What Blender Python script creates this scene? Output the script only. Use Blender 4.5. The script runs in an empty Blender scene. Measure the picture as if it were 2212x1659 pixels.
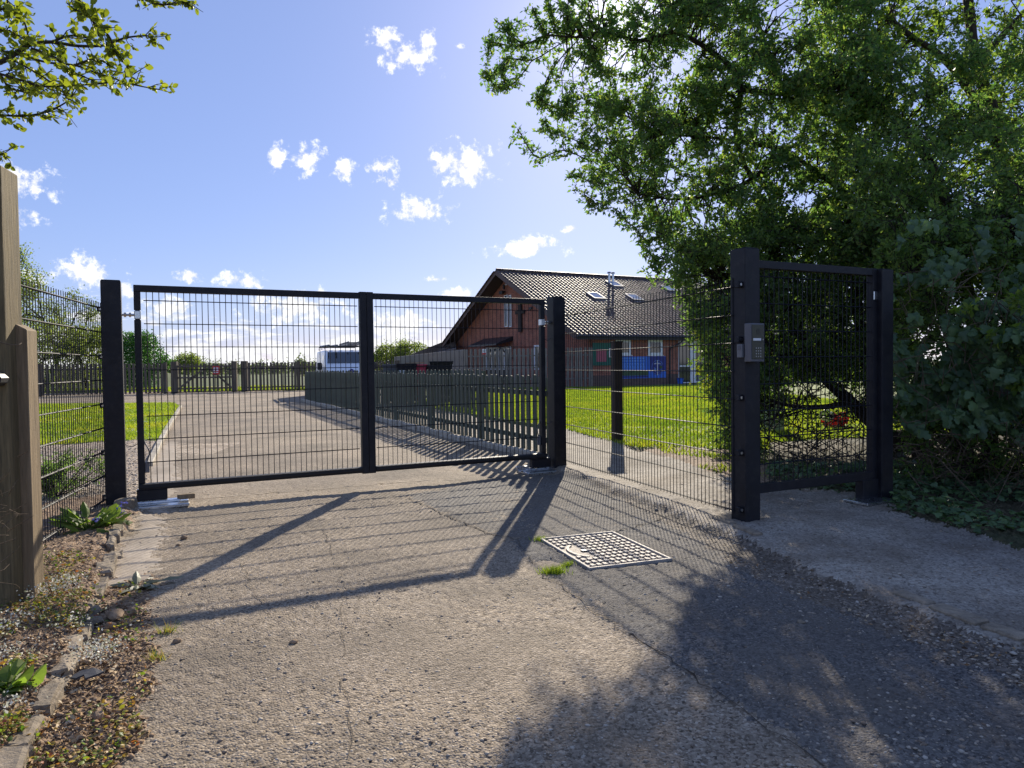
import bpy, bmesh, math, random
import numpy as np
from mathutils import Vector, Matrix

# ------------------------------------------------------------------ camera, world, sun, exposure
SC = bpy.context.scene
COL = SC.collection
R = math.radians
CAM_H = 1.25
F = 1533.7                      # focal length for a picture 2212 wide
PITCH, ROLL = R(1.52), R(-0.72)
cam_d = bpy.data.cameras.new("camera")
cam = bpy.data.objects.new("camera", cam_d)
COL.objects.link(cam)
cam_d.sensor_width = 36.0
cam_d.lens = 36.0 * F / 2212.0
cam_d.clip_start, cam_d.clip_end = 0.05, 3000.0
CM = Matrix.Rotation(math.pi / 2 - PITCH, 4, 'X') @ Matrix.Rotation(ROLL, 4, 'Z')
cam.matrix_world = Matrix.Translation((0, 0, CAM_H)) @ CM
SC.camera = cam
CM3 = CM.to_3x3()

SUN_AZ, SUN_EL = R(8.5), R(25.7)          # azimuth measured from +Y towards +X
SDIR = Vector((math.sin(SUN_AZ) * math.cos(SUN_EL), math.cos(SUN_AZ) * math.cos(SUN_EL), math.sin(SUN_EL)))
sun_d = bpy.data.lights.new("sun", 'SUN')
sun_d.energy, sun_d.angle, sun_d.color = 4.6, R(0.53), (1.0, 0.90, 0.74)
sun = bpy.data.objects.new("sun", sun_d)
COL.objects.link(sun)
sun.rotation_euler = SDIR.to_track_quat('Z', 'Y').to_euler()
sun.location = SDIR * 200

SC.view_settings.view_transform = 'Standard'
SC.view_settings.look = 'None'
SC.view_settings.gamma = 1.0
SC.view_settings.use_curve_mapping = False
SC.view_settings.exposure = 0.72
SC.render.engine = 'CYCLES'
SC.cycles.max_bounces = 12
SC.cycles.diffuse_bounces = 6
SC.cycles.transparent_max_bounces = 8
SC.cycles.use_denoising = True


def ray(u, v):
    d = CM3 @ Vector(((u - 1106.0) / F, -(v - 829.5) / F, -1.0))
    return d


def At(u, v, Y):
    d = ray(u, v)
    return Vector((0, 0, CAM_H)) + d * (Y / d.y)


def G(u, v, z=0.0):
    d = ray(u, v)
    return Vector((0, 0, CAM_H)) + d * ((z - CAM_H) / d.z)


class NT:
    """a small node-tree helper"""
    def __init__(self, tree):
        self.t = tree
        tree.nodes.clear()

    def n(self, typ, ins=None, **kw):
        nd = self.t.nodes.new(typ)
        for k, val in kw.items():
            setattr(nd, k, val)
        for k, val in (ins or {}).items():
            s = nd.inputs[k]
            if isinstance(val, bpy.types.NodeSocket):
                self.t.links.new(val, s)
            else:
                s.default_value = val
        return nd

    def math(self, op, a, b=0.0, c=None, clamp=False):
        i = {0: a, 1: b}
        if c is not None:
            i[2] = c
        return self.n('ShaderNodeMath', i, operation=op, use_clamp=clamp).outputs[0]

    def ramp(self, fac, stops, interp='LINEAR'):
        nd = self.n('ShaderNodeValToRGB', {0: fac})
        cr = nd.color_ramp
        cr.interpolation = interp
        while len(cr.elements) < len(stops):
            cr.elements.new(0.5)
        for e, (p, c) in zip(cr.elements, stops):
            e.position = p
            e.color = (c[0], c[1], c[2], 1) if not isinstance(c, (int, float)) else (c, c, c, 1)
        return nd.outputs[0]

    def mix(self, f, a, b, blend='MIX'):
        nd = self.n('ShaderNodeMix', data_type='RGBA', blend_type=blend)
        for idx, val in ((0, f), (6, a), (7, b)):
            s = nd.inputs[idx]
            if isinstance(val, bpy.types.NodeSocket):
                self.t.links.new(val, s)
            elif idx and len(val) == 3:
                s.default_value = (*val, 1)
            else:
                s.default_value = val
        return nd.outputs[2]


# ---- world: Nishita sky, white cumulus placed by direction, cloud bands near the horizon
W = bpy.data.worlds.new("World")
SC.world = W
W.use_nodes = True
wt = NT(W.node_tree)
sky = wt.n('ShaderNodeTexSky', sky_type='NISHITA', sun_disc=False, sun_elevation=SUN_EL, sun_rotation=SUN_AZ,
           air_density=1.0, dust_density=0.30, ozone_density=3.0, altitude=0)
tc = wt.n('ShaderNodeTexCoord').outputs['Generated']
skycol = wt.mix(0.58, wt.mix(1.0, sky.outputs[0], (0.86, 0.78, 0.93), 'MULTIPLY'), (1.72, 2.5, 4.8))
# the bright aureole of the air round the sun
sd = wt.math('MAXIMUM', wt.n('ShaderNodeVectorMath', {0: tc, 1: SDIR}, operation='DOT_PRODUCT').outputs['Value'], 0.0)
glow = wt.math('ADD', wt.math('MULTIPLY', wt.math('POWER', sd, 40.0), 0.55), wt.math('MULTIPLY', wt.math('POWER', sd, 600.0), 6.0))
skycol = wt.mix(1.0, skycol, wt.mix(1.0, (1.0, 0.95, 0.92), wt.n('ShaderNodeCombineColor', {0: glow, 1: glow, 2: glow}).outputs[0], 'MULTIPLY'), 'ADD')
nz1 = wt.n('ShaderNodeTexNoise', {'Vector': tc, 'Scale': 50.0, 'Detail': 9.0, 'Roughness': 0.66}).outputs[0]
nz2 = wt.n('ShaderNodeTexNoise', {'Vector': tc, 'Scale': 15.0, 'Detail': 3.0}).outputs[0]
# (u, v, half width, half height) of the single clouds
CLOUDS = [(835, 88, 46, 34), (868, 118, 66, 32), (925, 92, 24, 26), (991, 100, 9, 6), (950, 352, 34, 26), (1008, 358, 58, 40),
          (742, 368, 32, 20), (822, 366, 34, 24), (846, 392, 20, 16), (596, 340, 18, 26), (668, 348, 34, 30), (910, 456, 62, 26),
          (1137, 533, 74, 22), (1238, 493, 20, 9), (1377, 500, 14, 10), (945, 603, 36, 8), (986, 633, 34, 12),
          (415, 597, 34, 18), (512, 606, 52, 20), (30, 385, 62, 40), (30, 462, 46, 24), (200, 590, 62, 34), (90, 600, 40, 20),
          (250, 620, 40, 22), (370, 664, 60, 22), (640, 662, 90, 34), (860, 700, 60, 22), (150, 574, 16, 8)]
acc = None
for (u, v, su, sv) in CLOUDS:
    d = ray(u, v).normalized()
    rt = d.cross(Vector((0, 0, 1))).normalized()
    upv = rt.cross(d).normalized()
    k = math.cos(math.atan(math.hypot(u - 1106, v - 829.5) / F))
    x = wt.n('ShaderNodeVectorMath', {0: tc, 1: rt * (F / (su * k))}, operation='DOT_PRODUCT').outputs['Value']
    yv = upv * (F / (sv * k))
    y = wt.n('ShaderNodeVectorMath', {0: tc, 1: yv}, operation='DOT_PRODUCT').outputs['Value']
    fr = wt.n('ShaderNodeVectorMath', {0: tc, 1: d}, operation='DOT_PRODUCT').outputs['Value']
    vec = wt.n('ShaderNodeCombineXYZ', {0: x, 1: y, 2: 0.0}).outputs[0]
    ln = wt.n('ShaderNodeVectorMath', {0: vec}, operation='LENGTH').outputs['Value']
    m = wt.math('SUBTRACT', 1.0, ln)
    back = wt.math('MULTIPLY', wt.math('LESS_THAN', fr, 0.0), -50.0)
    m = wt.math('ADD', m, back)
    acc = m if acc is None else wt.math('MAXIMUM', acc, m)
det = wt.math('MULTIPLY', wt.math('SUBTRACT', nz1, 0.5), 5.2)
det2 = wt.math('MULTIPLY', wt.math('SUBTRACT', nz2, 0.5), 1.3)
mask1 = wt.math('ADD', wt.math('MAXIMUM', acc, -1.5), wt.math('ADD', det, det2))
mask1 = wt.n('ShaderNodeMapRange', {0: mask1, 1: -0.05, 2: 0.95, 3: 0.0, 4: 1.0}, interpolation_type='SMOOTHSTEP').outputs[0]
# horizon bands, alike in every direction
sep = wt.n('ShaderNodeSeparateXYZ', {0: tc})
mp = wt.n('ShaderNodeMapping', {0: tc, 3: (11.0, 11.0, 46.0)}).outputs[0]
nb = wt.n('ShaderNodeTexNoise', {'Vector': mp, 'Scale': 1.5, 'Detail': 7.0, 'Roughness': 0.6}).outputs[0]
low = wt.n('ShaderNodeMapRange', {0: sep.outputs[2], 1: 0.012, 2: 0.125, 3: 0.21, 4: -0.22}).outputs[0]
bm_ = wt.math('ADD', wt.math('SUBTRACT', nb, 0.52), low)
mask2 = wt.n('ShaderNodeMapRange', {0: bm_, 1: 0.02, 2: 0.16, 3: 0.0, 4: 0.95}, interpolation_type='SMOOTHSTEP').outputs[0]
mask = wt.math('MAXIMUM', mask1, mask2)
cl_tone = wt.n('ShaderNodeMapRange', {0: nz1, 1: 0.36, 2: 0.62, 3: 5.4, 4: 7.8}).outputs[0]
clcol = wt.mix(1.0, (1.0, 1.0, 1.03), wt.n('ShaderNodeCombineColor', {0: cl_tone, 1: cl_tone, 2: cl_tone}).outputs[0], 'MULTIPLY')
fin = wt.mix(mask, skycol, clcol)
bg = wt.n('ShaderNodeBackground', {0: fin, 1: 0.10})
wt.n('ShaderNodeOutputWorld', {0: bg.outputs[0]})

# ------------------------------------------------------------------ scene helpers
rng = np.random.default_rng(11)
random.seed(7)


def tag(o, label=None, cat=None, group=None, kind=None):
    if label: o['label'] = label
    if cat: o['category'] = cat
    if group: o['group'] = group
    if kind: o['kind'] = kind
    return o


def empty(name, loc, label=None, cat=None, group=None):
    o = bpy.data.objects.new(name, None)
    o.empty_display_size = 0.1
    o.location = loc
    COL.objects.link(o)
    return tag(o, label, cat, group)


def origin_of(o):
    p = Vector((0, 0, 0))
    while o is not None:
        p = p + Vector(o.location)
        o = o.parent
    return p


def link(name, me, parent=None, loc=None, rot=None):
    """an object of a mesh; LOC is a world place (roots are never rotated)"""
    o = bpy.data.objects.new(name, me)
    COL.objects.link(o)
    if parent is not None:
        o.parent = parent
    if loc is not None:
        o.location = Vector(loc) - (origin_of(parent) if parent is not None else Vector((0, 0, 0)))
    if rot is not None:
        o.rotation_euler = rot
    return o


def np_mesh(name, V, Fc, mat, smooth=False):
    V = np.asarray(V, dtype=np.float32)
    Fc = np.asarray(Fc, dtype=np.int32)
    k = Fc.shape[1]
    me = bpy.data.meshes.new(name)
    me.vertices.add(len(V))
    me.vertices.foreach_set('co', V.ravel())
    me.loops.add(Fc.size)
    me.loops.foreach_set('vertex_index', Fc.ravel())
    me.polygons.add(len(Fc))
    me.polygons.foreach_set('loop_start', np.arange(0, Fc.size, k, dtype=np.int32))
    me.polygons.foreach_set('loop_total', np.full(len(Fc), k, dtype=np.int32))
    if smooth:
        me.polygons.foreach_set('use_smooth', np.ones(len(Fc), dtype=bool))
    me.update(calc_edges=True)
    if mat: me.materials.append(mat)
    return me


class MB:
    """collects shapes in world coordinates; build() links them as one mesh object"""
    def __init__(self):
        self.v, self.f = [], []

    def add(self, vs, fs):
        b = len(self.v)
        self.v += [Vector(x) for x in vs]
        self.f += [tuple(i + b for i in f) for f in fs]
        return self

    def hexa(self, c, ax, ay, az):
        c = Vector(c)
        vs = [c + sx * ax + sy * ay + sz * az for sz in (-1, 1) for sy in (-1, 1) for sx in (-1, 1)]
        return self.add(vs, [(0, 2, 3, 1), (4, 5, 7, 6), (0, 1, 5, 4), (2, 6, 7, 3), (0, 4, 6, 2), (1, 3, 7, 5)])

    def box(self, c, size, d=(1, 0, 0)):
        """box with its length along horizontal direction D"""
        d = Vector((d[0], d[1], 0)).normalized()
        s = Vector((-d.y, d.x, 0))
        return self.hexa(c, d * size[0] / 2, s * size[1] / 2, Vector((0, 0, size[2] / 2)))

    def bar(self, p0, p1, w, h, up=(0, 0, 1)):
        p0, p1 = Vector(p0), Vector(p1)
        d = p1 - p0
        t = d.normalized()
        s = t.cross(Vector(up)).normalized()
        u = s.cross(t).normalized()
        return self.hexa((p0 + p1) / 2, d / 2, s * w / 2, u * h / 2)

    def tube(self, pts, r, n=6, cap=True):
        pts = [Vector(p) for p in pts]
        rs = r if isinstance(r, (list, tuple)) else [r] * len(pts)
        b = len(self.v)
        t = (pts[1] - pts[0]).normalized()
        s = t.orthogonal().normalized()
        for i, p in enumerate(pts):
            if 0 < i < len(pts) - 1:
                t = (pts[i + 1] - pts[i - 1]).normalized()
            elif i:
                t = (pts[i] - pts[i - 1]).normalized()
            s = (s - t * s.dot(t)).normalized()
            q = t.cross(s)
            for k in range(n):
                a = 2 * math.pi * k / n
                self.v.append(p + (s * math.cos(a) + q * math.sin(a)) * rs[i])
        for i in range(len(pts) - 1):
            for k in range(n):
                a0, a1 = b + i * n + k, b + i * n + (k + 1) % n
                self.f.append((a0, a1, a1 + n, a0 + n))
        if cap:
            self.f.append(tuple(b + k for k in range(n))[::-1])
            self.f.append(tuple(b + (len(pts) - 1) * n + k for k in range(n)))
        return self

    def prism(self, poly, ext):
        """polygon (list of points) swept by the vector EXT"""
        ext = Vector(ext)
        n = len(poly)
        vs = [Vector(p) for p in poly] + [Vector(p) + ext for p in poly]
        fs = [tuple(range(n))[::-1], tuple(range(n, 2 * n))]
        fs += [(i, (i + 1) % n, n + (i + 1) % n, n + i) for i in range(n)]
        return self.add(vs, fs)

    def mesh(self, name, mat, off=Vector((0, 0, 0)), bevel=0.0, seg=1, smooth=False):
        me = bpy.data.meshes.new(name)
        me.from_pydata([tuple(p - off) for p in self.v], [], self.f)
        bm = bmesh.new()
        bm.from_mesh(me)
        bmesh.ops.recalc_face_normals(bm, faces=bm.faces)
        if bevel:
            ed = [e for e in bm.edges if len(e.link_faces) == 2 and e.calc_face_angle(0) > 0.6]
            bmesh.ops.bevel(bm, geom=ed, offset=bevel, segments=seg, affect='EDGES', profile=0.6, clamp_overlap=True)
        bm.to_mesh(me)
        bm.free()
        if smooth:
            for p in me.polygons: p.use_smooth = True
        if mat: me.materials.append(mat)
        return me

    def build(self, name, mat, parent=None, **kw):
        off = origin_of(parent) if parent is not None else Vector((0, 0, 0))
        me = self.mesh(name, mat, off, **kw)
        return link(name, me, parent)


def vhash(ix, iy, seed):
    h = (ix.astype(np.int64) * 374761393 + iy.astype(np.int64) * 668265263 + seed * 982451653) & 0x7fffffff
    h = ((h ^ (h >> 13)) * 1274126177) & 0x7fffffff
    h = (h ^ (h >> 16)) & 0xffff
    return h / 65535.0


def vnoise(x, y, seed=0):
    x, y = np.asarray(x, float), np.asarray(y, float)
    ix, iy = np.floor(x), np.floor(y)
    fx, fy = x - ix, y - iy
    fx, fy = fx * fx * (3 - 2 * fx), fy * fy * (3 - 2 * fy)
    a, b = vhash(ix, iy, seed), vhash(ix + 1, iy, seed)
    c, d = vhash(ix, iy + 1, seed), vhash(ix + 1, iy + 1, seed)
    return (a + (b - a) * fx) * (1 - fy) + (c + (d - c) * fx) * fy


def in_poly(x, y, poly):
    x, y = np.asarray(x), np.asarray(y)
    inside = np.zeros(x.shape, bool)
    n = len(poly)
    for i in range(n):
        x0, y0 = poly[i][0], poly[i][1]
        x1, y1 = poly[(i + 1) % n][0], poly[(i + 1) % n][1]
        if y0 == y1: continue
        c = ((y0 > y) != (y1 > y)) & (x < (x1 - x0) * (y - y0) / (y1 - y0) + x0)
        inside ^= c
    return inside


def smooth_line(pts, k=6):
    """Catmull-Rom through points"""
    P = [Vector(p) for p in pts]
    P = [P[0] * 2 - P[1]] + P + [P[-1] * 2 - P[-2]]
    out = []
    for i in range(1, len(P) - 2):
        for j in range(k):
            t = j / k
            a, b, c, d = P[i - 1], P[i], P[i + 1], P[i + 2]
            out.append(0.5 * ((2 * b) + (c - a) * t + (2 * a - 5 * b + 4 * c - d) * t * t + (3 * b - a - 3 * c + d) * t ** 3))
    out.append(P[-2].copy())
    return out


# ------------------------------------------------------------------ materials
def new_mat(name):
    m = bpy.data.materials.new(name)
    m.use_nodes = True
    return m, NT(m.node_tree)


def principled(t, col, rough=0.6, metal=0.0, spec=0.5, normal=None, extra=None):
    ins = {'Base Color': col if isinstance(col, bpy.types.NodeSocket) else (*col, 1), 'Roughness': rough, 'Metallic': metal,
           'Specular IOR Level': spec}
    if normal is not None: ins['Normal'] = normal
    ins.update(extra or {})
    b = t.n('ShaderNodeBsdfPrincipled', ins)
    t.n('ShaderNodeOutputMaterial', {0: b.outputs[0]})
    return b


def simple(name, col, rough=0.6, metal=0.0, spec=0.5, var=0.12, scale=6.0, bump=0.0, bscale=60.0, stretch=None, dirt=None):
    """plain material whose colour drifts a little, with an optional fine relief and dirt"""
    m, t = new_mat(name)
    co = t.n('ShaderNodeTexCoord').outputs['Object']
    if stretch:
        co = t.n('ShaderNodeMapping', {0: co, 3: stretch}).outputs[0]
    nz = t.n('ShaderNodeTexNoise', {'Vector': co, 'Scale': scale, 'Detail': 5.0, 'Roughness': 0.65}).outputs[0]
    lo = tuple(c * (1 - var * 2) for c in col)
    hi = tuple(min(1, c * (1 + var * 2)) for c in col)
    c = t.ramp(nz, [(0.3, lo), (0.7, hi)])
    if dirt:
        n2 = t.n('ShaderNodeTexNoise', {'Vector': co, 'Scale': scale * 2.7, 'Detail': 8.0, 'Roughness': 0.7}).outputs[0]
        c = t.mix(t.ramp(n2, [(0.5, 0.0), (0.72, 0.85)]), c, dirt)
    rg = t.math('ADD', t.math('MULTIPLY', nz, 0.2), rough - 0.1, clamp=True)
    nm = None
    if bump:
        n3 = t.n('ShaderNodeTexNoise', {'Vector': co, 'Scale': bscale, 'Detail': 6.0, 'Roughness': 0.6}).outputs[0]
        nm = t.n('ShaderNodeBump', {'Strength': bump, 'Distance': 0.01, 'Height': n3}).outputs[0]
    principled(t, c, rg, metal, spec, nm)
    return m


def leaf_mat(name, cols, trans=0.5, tcol=None, rough=0.5, spec=0.32, patchy=False):
    """leaf: reflects and lets light through; every leaf its own tint"""
    m, t = new_mat(name)
    rnd = t.n('ShaderNodeNewGeometry').outputs['Random Per Island']
    c = t.ramp(rnd, [(i / max(1, len(cols) - 1), cc) for i, cc in enumerate(cols)])
    if patchy:
        co = t.n('ShaderNodeTexCoord').outputs['Object']
        nz = t.n('ShaderNodeTexNoise', {'Vector': co, 'Scale': 0.55, 'Detail': 5.0, 'Roughness': 0.65}).outputs[0]
        c = t.mix(1.0, c, t.ramp(nz, [(0.34, (0.55, 0.66, 0.7)), (0.5, (0.95, 0.95, 0.95)), (0.66, (1.2, 1.0, 0.95))]), 'MULTIPLY')
    b = t.n('ShaderNodeBsdfPrincipled', {'Base Color': c, 'Roughness': rough, 'Specular IOR Level': spec})
    tc_ = t.mix(1.0, c, tcol or (1.35, 1.55, 0.72), 'MULTIPLY')
    tr = t.n('ShaderNodeBsdfTranslucent', {0: tc_})
    mx = t.n('ShaderNodeMixShader', {0: trans, 1: b.outputs[0], 2: tr.outputs[0]})
    t.n('ShaderNodeOutputMaterial', {0: mx.outputs[0]})
    return m


def ground_mat(name, cols, cell=90.0, patch=((0.5, 0.5, 0.5), 0.0), bump=0.6, rough=0.85, spec=0.25, big=1.2, dist=0.006, cell_mix=0.75):
    """aggregate: small cells of several tones, broad stains, strong fine relief"""
    m, t = new_mat(name)
    co = t.n('ShaderNodeTexCoord').outputs['Object']
    vo = t.n('ShaderNodeTexVoronoi', {'Vector': co, 'Scale': cell, 'Randomness': 1.0})
    val = t.n('ShaderNodeSeparateColor', {0: vo.outputs['Color']}).outputs[0]
    n1 = t.n('ShaderNodeTexNoise', {'Vector': co, 'Scale': cell * 0.22, 'Detail': 6.0, 'Roughness': 0.7}).outputs[0]
    f = t.math('ADD', t.math('MULTIPLY', val, cell_mix), t.math('MULTIPLY', n1, 1 - cell_mix))
    c = t.ramp(f, [(i / (len(cols) - 1), cc) for i, cc in enumerate(cols)])
    n2 = t.n('ShaderNodeTexNoise', {'Vector': co, 'Scale': big, 'Detail': 6.0, 'Roughness': 0.62}).outputs[0]
    c = t.mix(t.math('MULTIPLY', t.ramp(n2, [(0.42, 0.0), (0.66, 1.0)]), patch[1]), c, patch[0])
    n4 = t.n('ShaderNodeTexNoise', {'Vector': co, 'Scale': big * 0.45, 'Detail': 3.0}).outputs[0]
    c = t.mix(1.0, c, t.ramp(n4, [(0.3, (0.70, 0.70, 0.72)), (0.7, (1.16, 1.14, 1.10))]), 'MULTIPLY')
    h = t.math('ADD', t.math('MULTIPLY', t.math('SUBTRACT', 1.0, vo.outputs['Distance']), 0.6), t.math('MULTIPLY', n1, 0.8))
    nm = t.n('ShaderNodeBump', {'Strength': bump, 'Distance': dist, 'Height': h}).outputs[0]
    principled(t, c, rough, 0.0, spec, nm)
    return m


M = {}
M['asphalt'] = ground_mat('old_asphalt', [(0.03, 0.022, 0.016), (0.18, 0.139, 0.096), (0.278, 0.222, 0.158), (0.336, 0.27, 0.196), (0.40, 0.325, 0.237), (0.65, 0.555, 0.43)], 105, ((0.13, 0.105, 0.075), 0.6), bump=1.0, dist=0.008, cell_mix=0.8)
M['patch'] = ground_mat('newer_asphalt', [(0.03, 0.027, 0.025), (0.09, 0.083, 0.076), (0.145, 0.134, 0.12), (0.19, 0.175, 0.155), (0.33, 0.30, 0.26)], 110, ((0.17, 0.14, 0.105), 0.6), bump=0.9, dist=0.008)
M['path'] = ground_mat('worn_path', [(0.07, 0.058, 0.046), (0.24, 0.21, 0.17), (0.33, 0.29, 0.24), (0.38, 0.34, 0.28), (0.50, 0.45, 0.38)], 75, ((0.15, 0.115, 0.08), 0.75), bump=0.9, dist=0.008, big=1.7)
M['concrete'] = ground_mat('old_concrete', [(0.24, 0.20, 0.155), (0.36, 0.30, 0.235), (0.42, 0.36, 0.285), (0.50, 0.43, 0.34)], 60, ((0.2, 0.16, 0.11), 0.5), bump=0.3, cell_mix=0.35)
M['soil'] = ground_mat('loose_soil', [(0.07, 0.042, 0.025), (0.16, 0.105, 0.065), (0.26, 0.175, 0.11), (0.35, 0.25, 0.165), (0.55, 0.45, 0.34)], 60, ((0.18, 0.112, 0.066), 0.6), bump=0.9, dist=0.012, cell_mix=0.6)
M['grit'] = ground_mat('grit', [(0.05, 0.04, 0.03), (0.11, 0.088, 0.066), (0.17, 0.138, 0.105), (0.24, 0.20, 0.155), (0.42, 0.36, 0.29)], 70, ((0.10, 0.075, 0.05), 0.6), bump=0.9, dist=0.01)  # darker version of the soil, with the right strip's shade put into its colour
M['gravel'] = ground_mat('pea_gravel', [(0.16, 0.12, 0.08), (0.30, 0.235, 0.165), (0.42, 0.33, 0.24), (0.5, 0.42, 0.33), (0.62, 0.55, 0.46)], 42, ((0.2, 0.15, 0.1), 0.25), bump=1.0, dist=0.015)
M['pinkgravel'] = ground_mat('pink_gravel', [(0.24, 0.16, 0.12), (0.36, 0.25, 0.19), (0.48, 0.36, 0.28)], 14, ((0.3, 0.24, 0.18), 0.5), bump=0.4)
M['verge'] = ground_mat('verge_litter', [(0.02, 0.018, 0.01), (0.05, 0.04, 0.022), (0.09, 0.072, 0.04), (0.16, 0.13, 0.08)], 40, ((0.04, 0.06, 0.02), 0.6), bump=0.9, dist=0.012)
M['lawn'] = ground_mat('lawn_turf', [(0.09, 0.135, 0.025), (0.135, 0.19, 0.035), (0.17, 0.225, 0.045), (0.22, 0.255, 0.07)], 22, ((0.21, 0.20, 0.07), 0.6), bump=0.6, dist=0.03, cell_mix=0.4)
M['field'] = ground_mat('field_grass', [(0.05, 0.075, 0.018), (0.08, 0.115, 0.025), (0.11, 0.15, 0.035)], 3.0, ((0.12, 0.13, 0.05), 0.5), bump=0.3, cell_mix=0.4, big=0.06)
M['crack'] = simple('crack_dirt', (0.07, 0.052, 0.034), 0.95, var=0.3, scale=30)
M['black'] = simple('black_powder_coat', (0.011, 0.011, 0.015), 0.5, spec=0.32, var=0.2, scale=5, bump=0.12, bscale=220, dirt=(0.028, 0.026, 0.026))
M['wire'] = simple('coated_wire', (0.012, 0.012, 0.018), 0.6, spec=0.2)
M['galv'] = simple('galvanised_steel', (0.62, 0.64, 0.66), 0.28, metal=1.0, var=0.12, scale=14, bump=0.1, bscale=90)
M['bolt'] = simple('bolt_steel', (0.5, 0.5, 0.5), 0.3, metal=1.0)
M['iron'] = simple('worn_cast_iron', (0.36, 0.325, 0.28), 0.65, metal=0.15, spec=0.3, var=0.15, scale=10, bump=0.25, bscale=120, dirt=(0.2, 0.15, 0.105))
M['irondirt'] = simple('dirty_iron_pan', (0.40, 0.32, 0.235), 0.7, metal=0.0, var=0.2, scale=9, bump=0.5, bscale=90, dirt=(0.14, 0.09, 0.05))
M['timber'] = simple('weathered_post_timber', (0.155, 0.118, 0.06), 0.8, var=0.22, scale=5, stretch=(9, 9, 0.6), bump=0.5, bscale=9, dirt=(0.06, 0.055, 0.03), spec=0.25)
M['timber2'] = simple('pale_post_timber', (0.235, 0.175, 0.105), 0.8, var=0.16, scale=5, stretch=(9, 9, 0.6), bump=0.5, bscale=9, spec=0.25)
M['darkpost'] = simple('dark_stained_post', (0.045, 0.034, 0.028), 0.75, var=0.2, scale=5, stretch=(8, 8, 0.7), bump=0.4, bscale=9, spec=0.25)
M['green'] = simple('green_stained_timber', (0.092, 0.104, 0.078), 0.75, var=0.2, scale=4, stretch=(9, 9, 0.6), bump=0.4, bscale=9, spec=0.25)
M['greyboard'] = simple('grey_weathered_board', (0.24, 0.214, 0.183), 0.85, var=0.24, scale=2.5, stretch=(5, 5, 0.4), bump=0.4, bscale=9, spec=0.2)
M['fargrey'] = simple('far_weathered_board', (0.128, 0.108, 0.083), 0.85, var=0.22, scale=1.6, stretch=(4, 4, 0.4), spec=0.2)
M['stone'] = simple('kerb_stone', (0.25, 0.205, 0.15), 0.85, var=0.22, scale=9, bump=0.8, bscale=45, dirt=(0.13, 0.10, 0.07), spec=0.2)
M['kerb'] = simple('concrete_kerb', (0.40, 0.36, 0.29), 0.85, var=0.18, scale=5, bump=0.5, bscale=40, dirt=(0.16, 0.12, 0.07), spec=0.2)
M['rubble'] = simple('brown_rubble', (0.29, 0.20, 0.125), 0.85, var=0.25, scale=14, bump=0.6, bscale=60, spec=0.2)
M['pebble'] = None
M['white'] = simple('white_upvc', (0.78, 0.78, 0.78), 0.35, var=0.03)
M['vanpaint'] = simple('white_van_paint', (0.74, 0.75, 0.77), 0.22, spec=0.6, var=0.02)
M['plastic'] = simple('black_plastic', (0.02, 0.02, 0.022), 0.5)
M['greyplastic'] = simple('grey_plastic', (0.16, 0.16, 0.17), 0.45, var=0.05)
M['intercom'] = simple('intercom_housing', (0.115, 0.115, 0.13), 0.42, metal=0.2, var=0.05, bump=0.08, bscale=200)
M['face'] = simple('intercom_face', (0.060, 0.060, 0.046), 0.38, metal=0.4, var=0.05)
M['key'] = simple('key_steel', (0.28, 0.28, 0.27), 0.35, metal=0.6)
M['red'] = simple('sign_red', (0.55, 0.03, 0.035), 0.5, var=0.05)
M['redbin'] = simple('red_plastic', (0.5, 0.06, 0.10), 0.75, spec=0.2, var=0.06)
M['rubber'] = simple('tyre_rubber', (0.015, 0.015, 0.016), 0.8)
M['signwhite'] = simple('sign_white', (0.72, 0.72, 0.72), 0.5, var=0.03)
M['greenboard'] = simple('green_board', (0.018, 0.13, 0.085), 0.6, var=0.1)
M['poster'] = simple('red_poster', (0.42, 0.10, 0.13), 0.6, var=0.05)
M['blue'] = simple('banner_blue', (0.035, 0.16, 0.62), 0.5, var=0.05)
M['navy'] = simple('banner_navy', (0.02, 0.03, 0.22), 0.5, var=0.05)
M['pale'] = simple('banner_pale_blue', (0.16, 0.36, 0.78), 0.5, var=0.03)
M['bannergreen'] = simple('banner_green', (0.05, 0.10, 0.04), 0.6, var=0.3, scale=8)
M['bargeboard'] = simple('brown_bargeboard', (0.105, 0.063, 0.05), 0.6, var=0.12)
M['soffit'] = simple('brown_soffit', (0.06, 0.048, 0.045), 0.7, var=0.1)
M['gutter'] = simple('dark_gutter', (0.02, 0.02, 0.024), 0.45)
M['lead'] = simple('lead_flashing', (0.20, 0.20, 0.21), 0.5, metal=0.4)
M['cardboard'] = simple('cardboard', (0.36, 0.22, 0.11), 0.8)
M['slate'] = simple('slate_shard', (0.05, 0.054, 0.065), 0.7, spec=0.2, bump=0.3, bscale=40)
M['bark'] = simple('bark', (0.050, 0.040, 0.030), 0.9, var=0.3, scale=9, stretch=(3, 3, 1), bump=0.9, bscale=22, spec=0.15)
M['bark_pale'] = simple('pale_bark', (0.12, 0.10, 0.075), 0.9, var=0.25, scale=9, spec=0.15)
M['dead'] = simple('dead_stem', (0.12, 0.09, 0.06), 0.9, var=0.25, scale=20, spec=0.15)
m, t = new_mat('glass'); principled(t, (0.02, 0.028, 0.035), 0.05, 0.0, 0.9); M['glass'] = m
m, t = new_mat('skylight_glass'); principled(t, (0.25, 0.29, 0.33), 0.04, 0.35, 1.0); M['skyglass'] = m
# pebbles, each its own tone
m, t = new_mat('pebbles')
c = t.ramp(t.n('ShaderNodeNewGeometry').outputs['Random Per Island'], [(0, (0.14, 0.10, 0.07)), (0.3, (0.30, 0.235, 0.17)), (0.7, (0.38, 0.32, 0.245)), (1, (0.48, 0.425, 0.35))])
principled(t, c, 0.75, 0, 0.35); M['pebble'] = m
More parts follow.
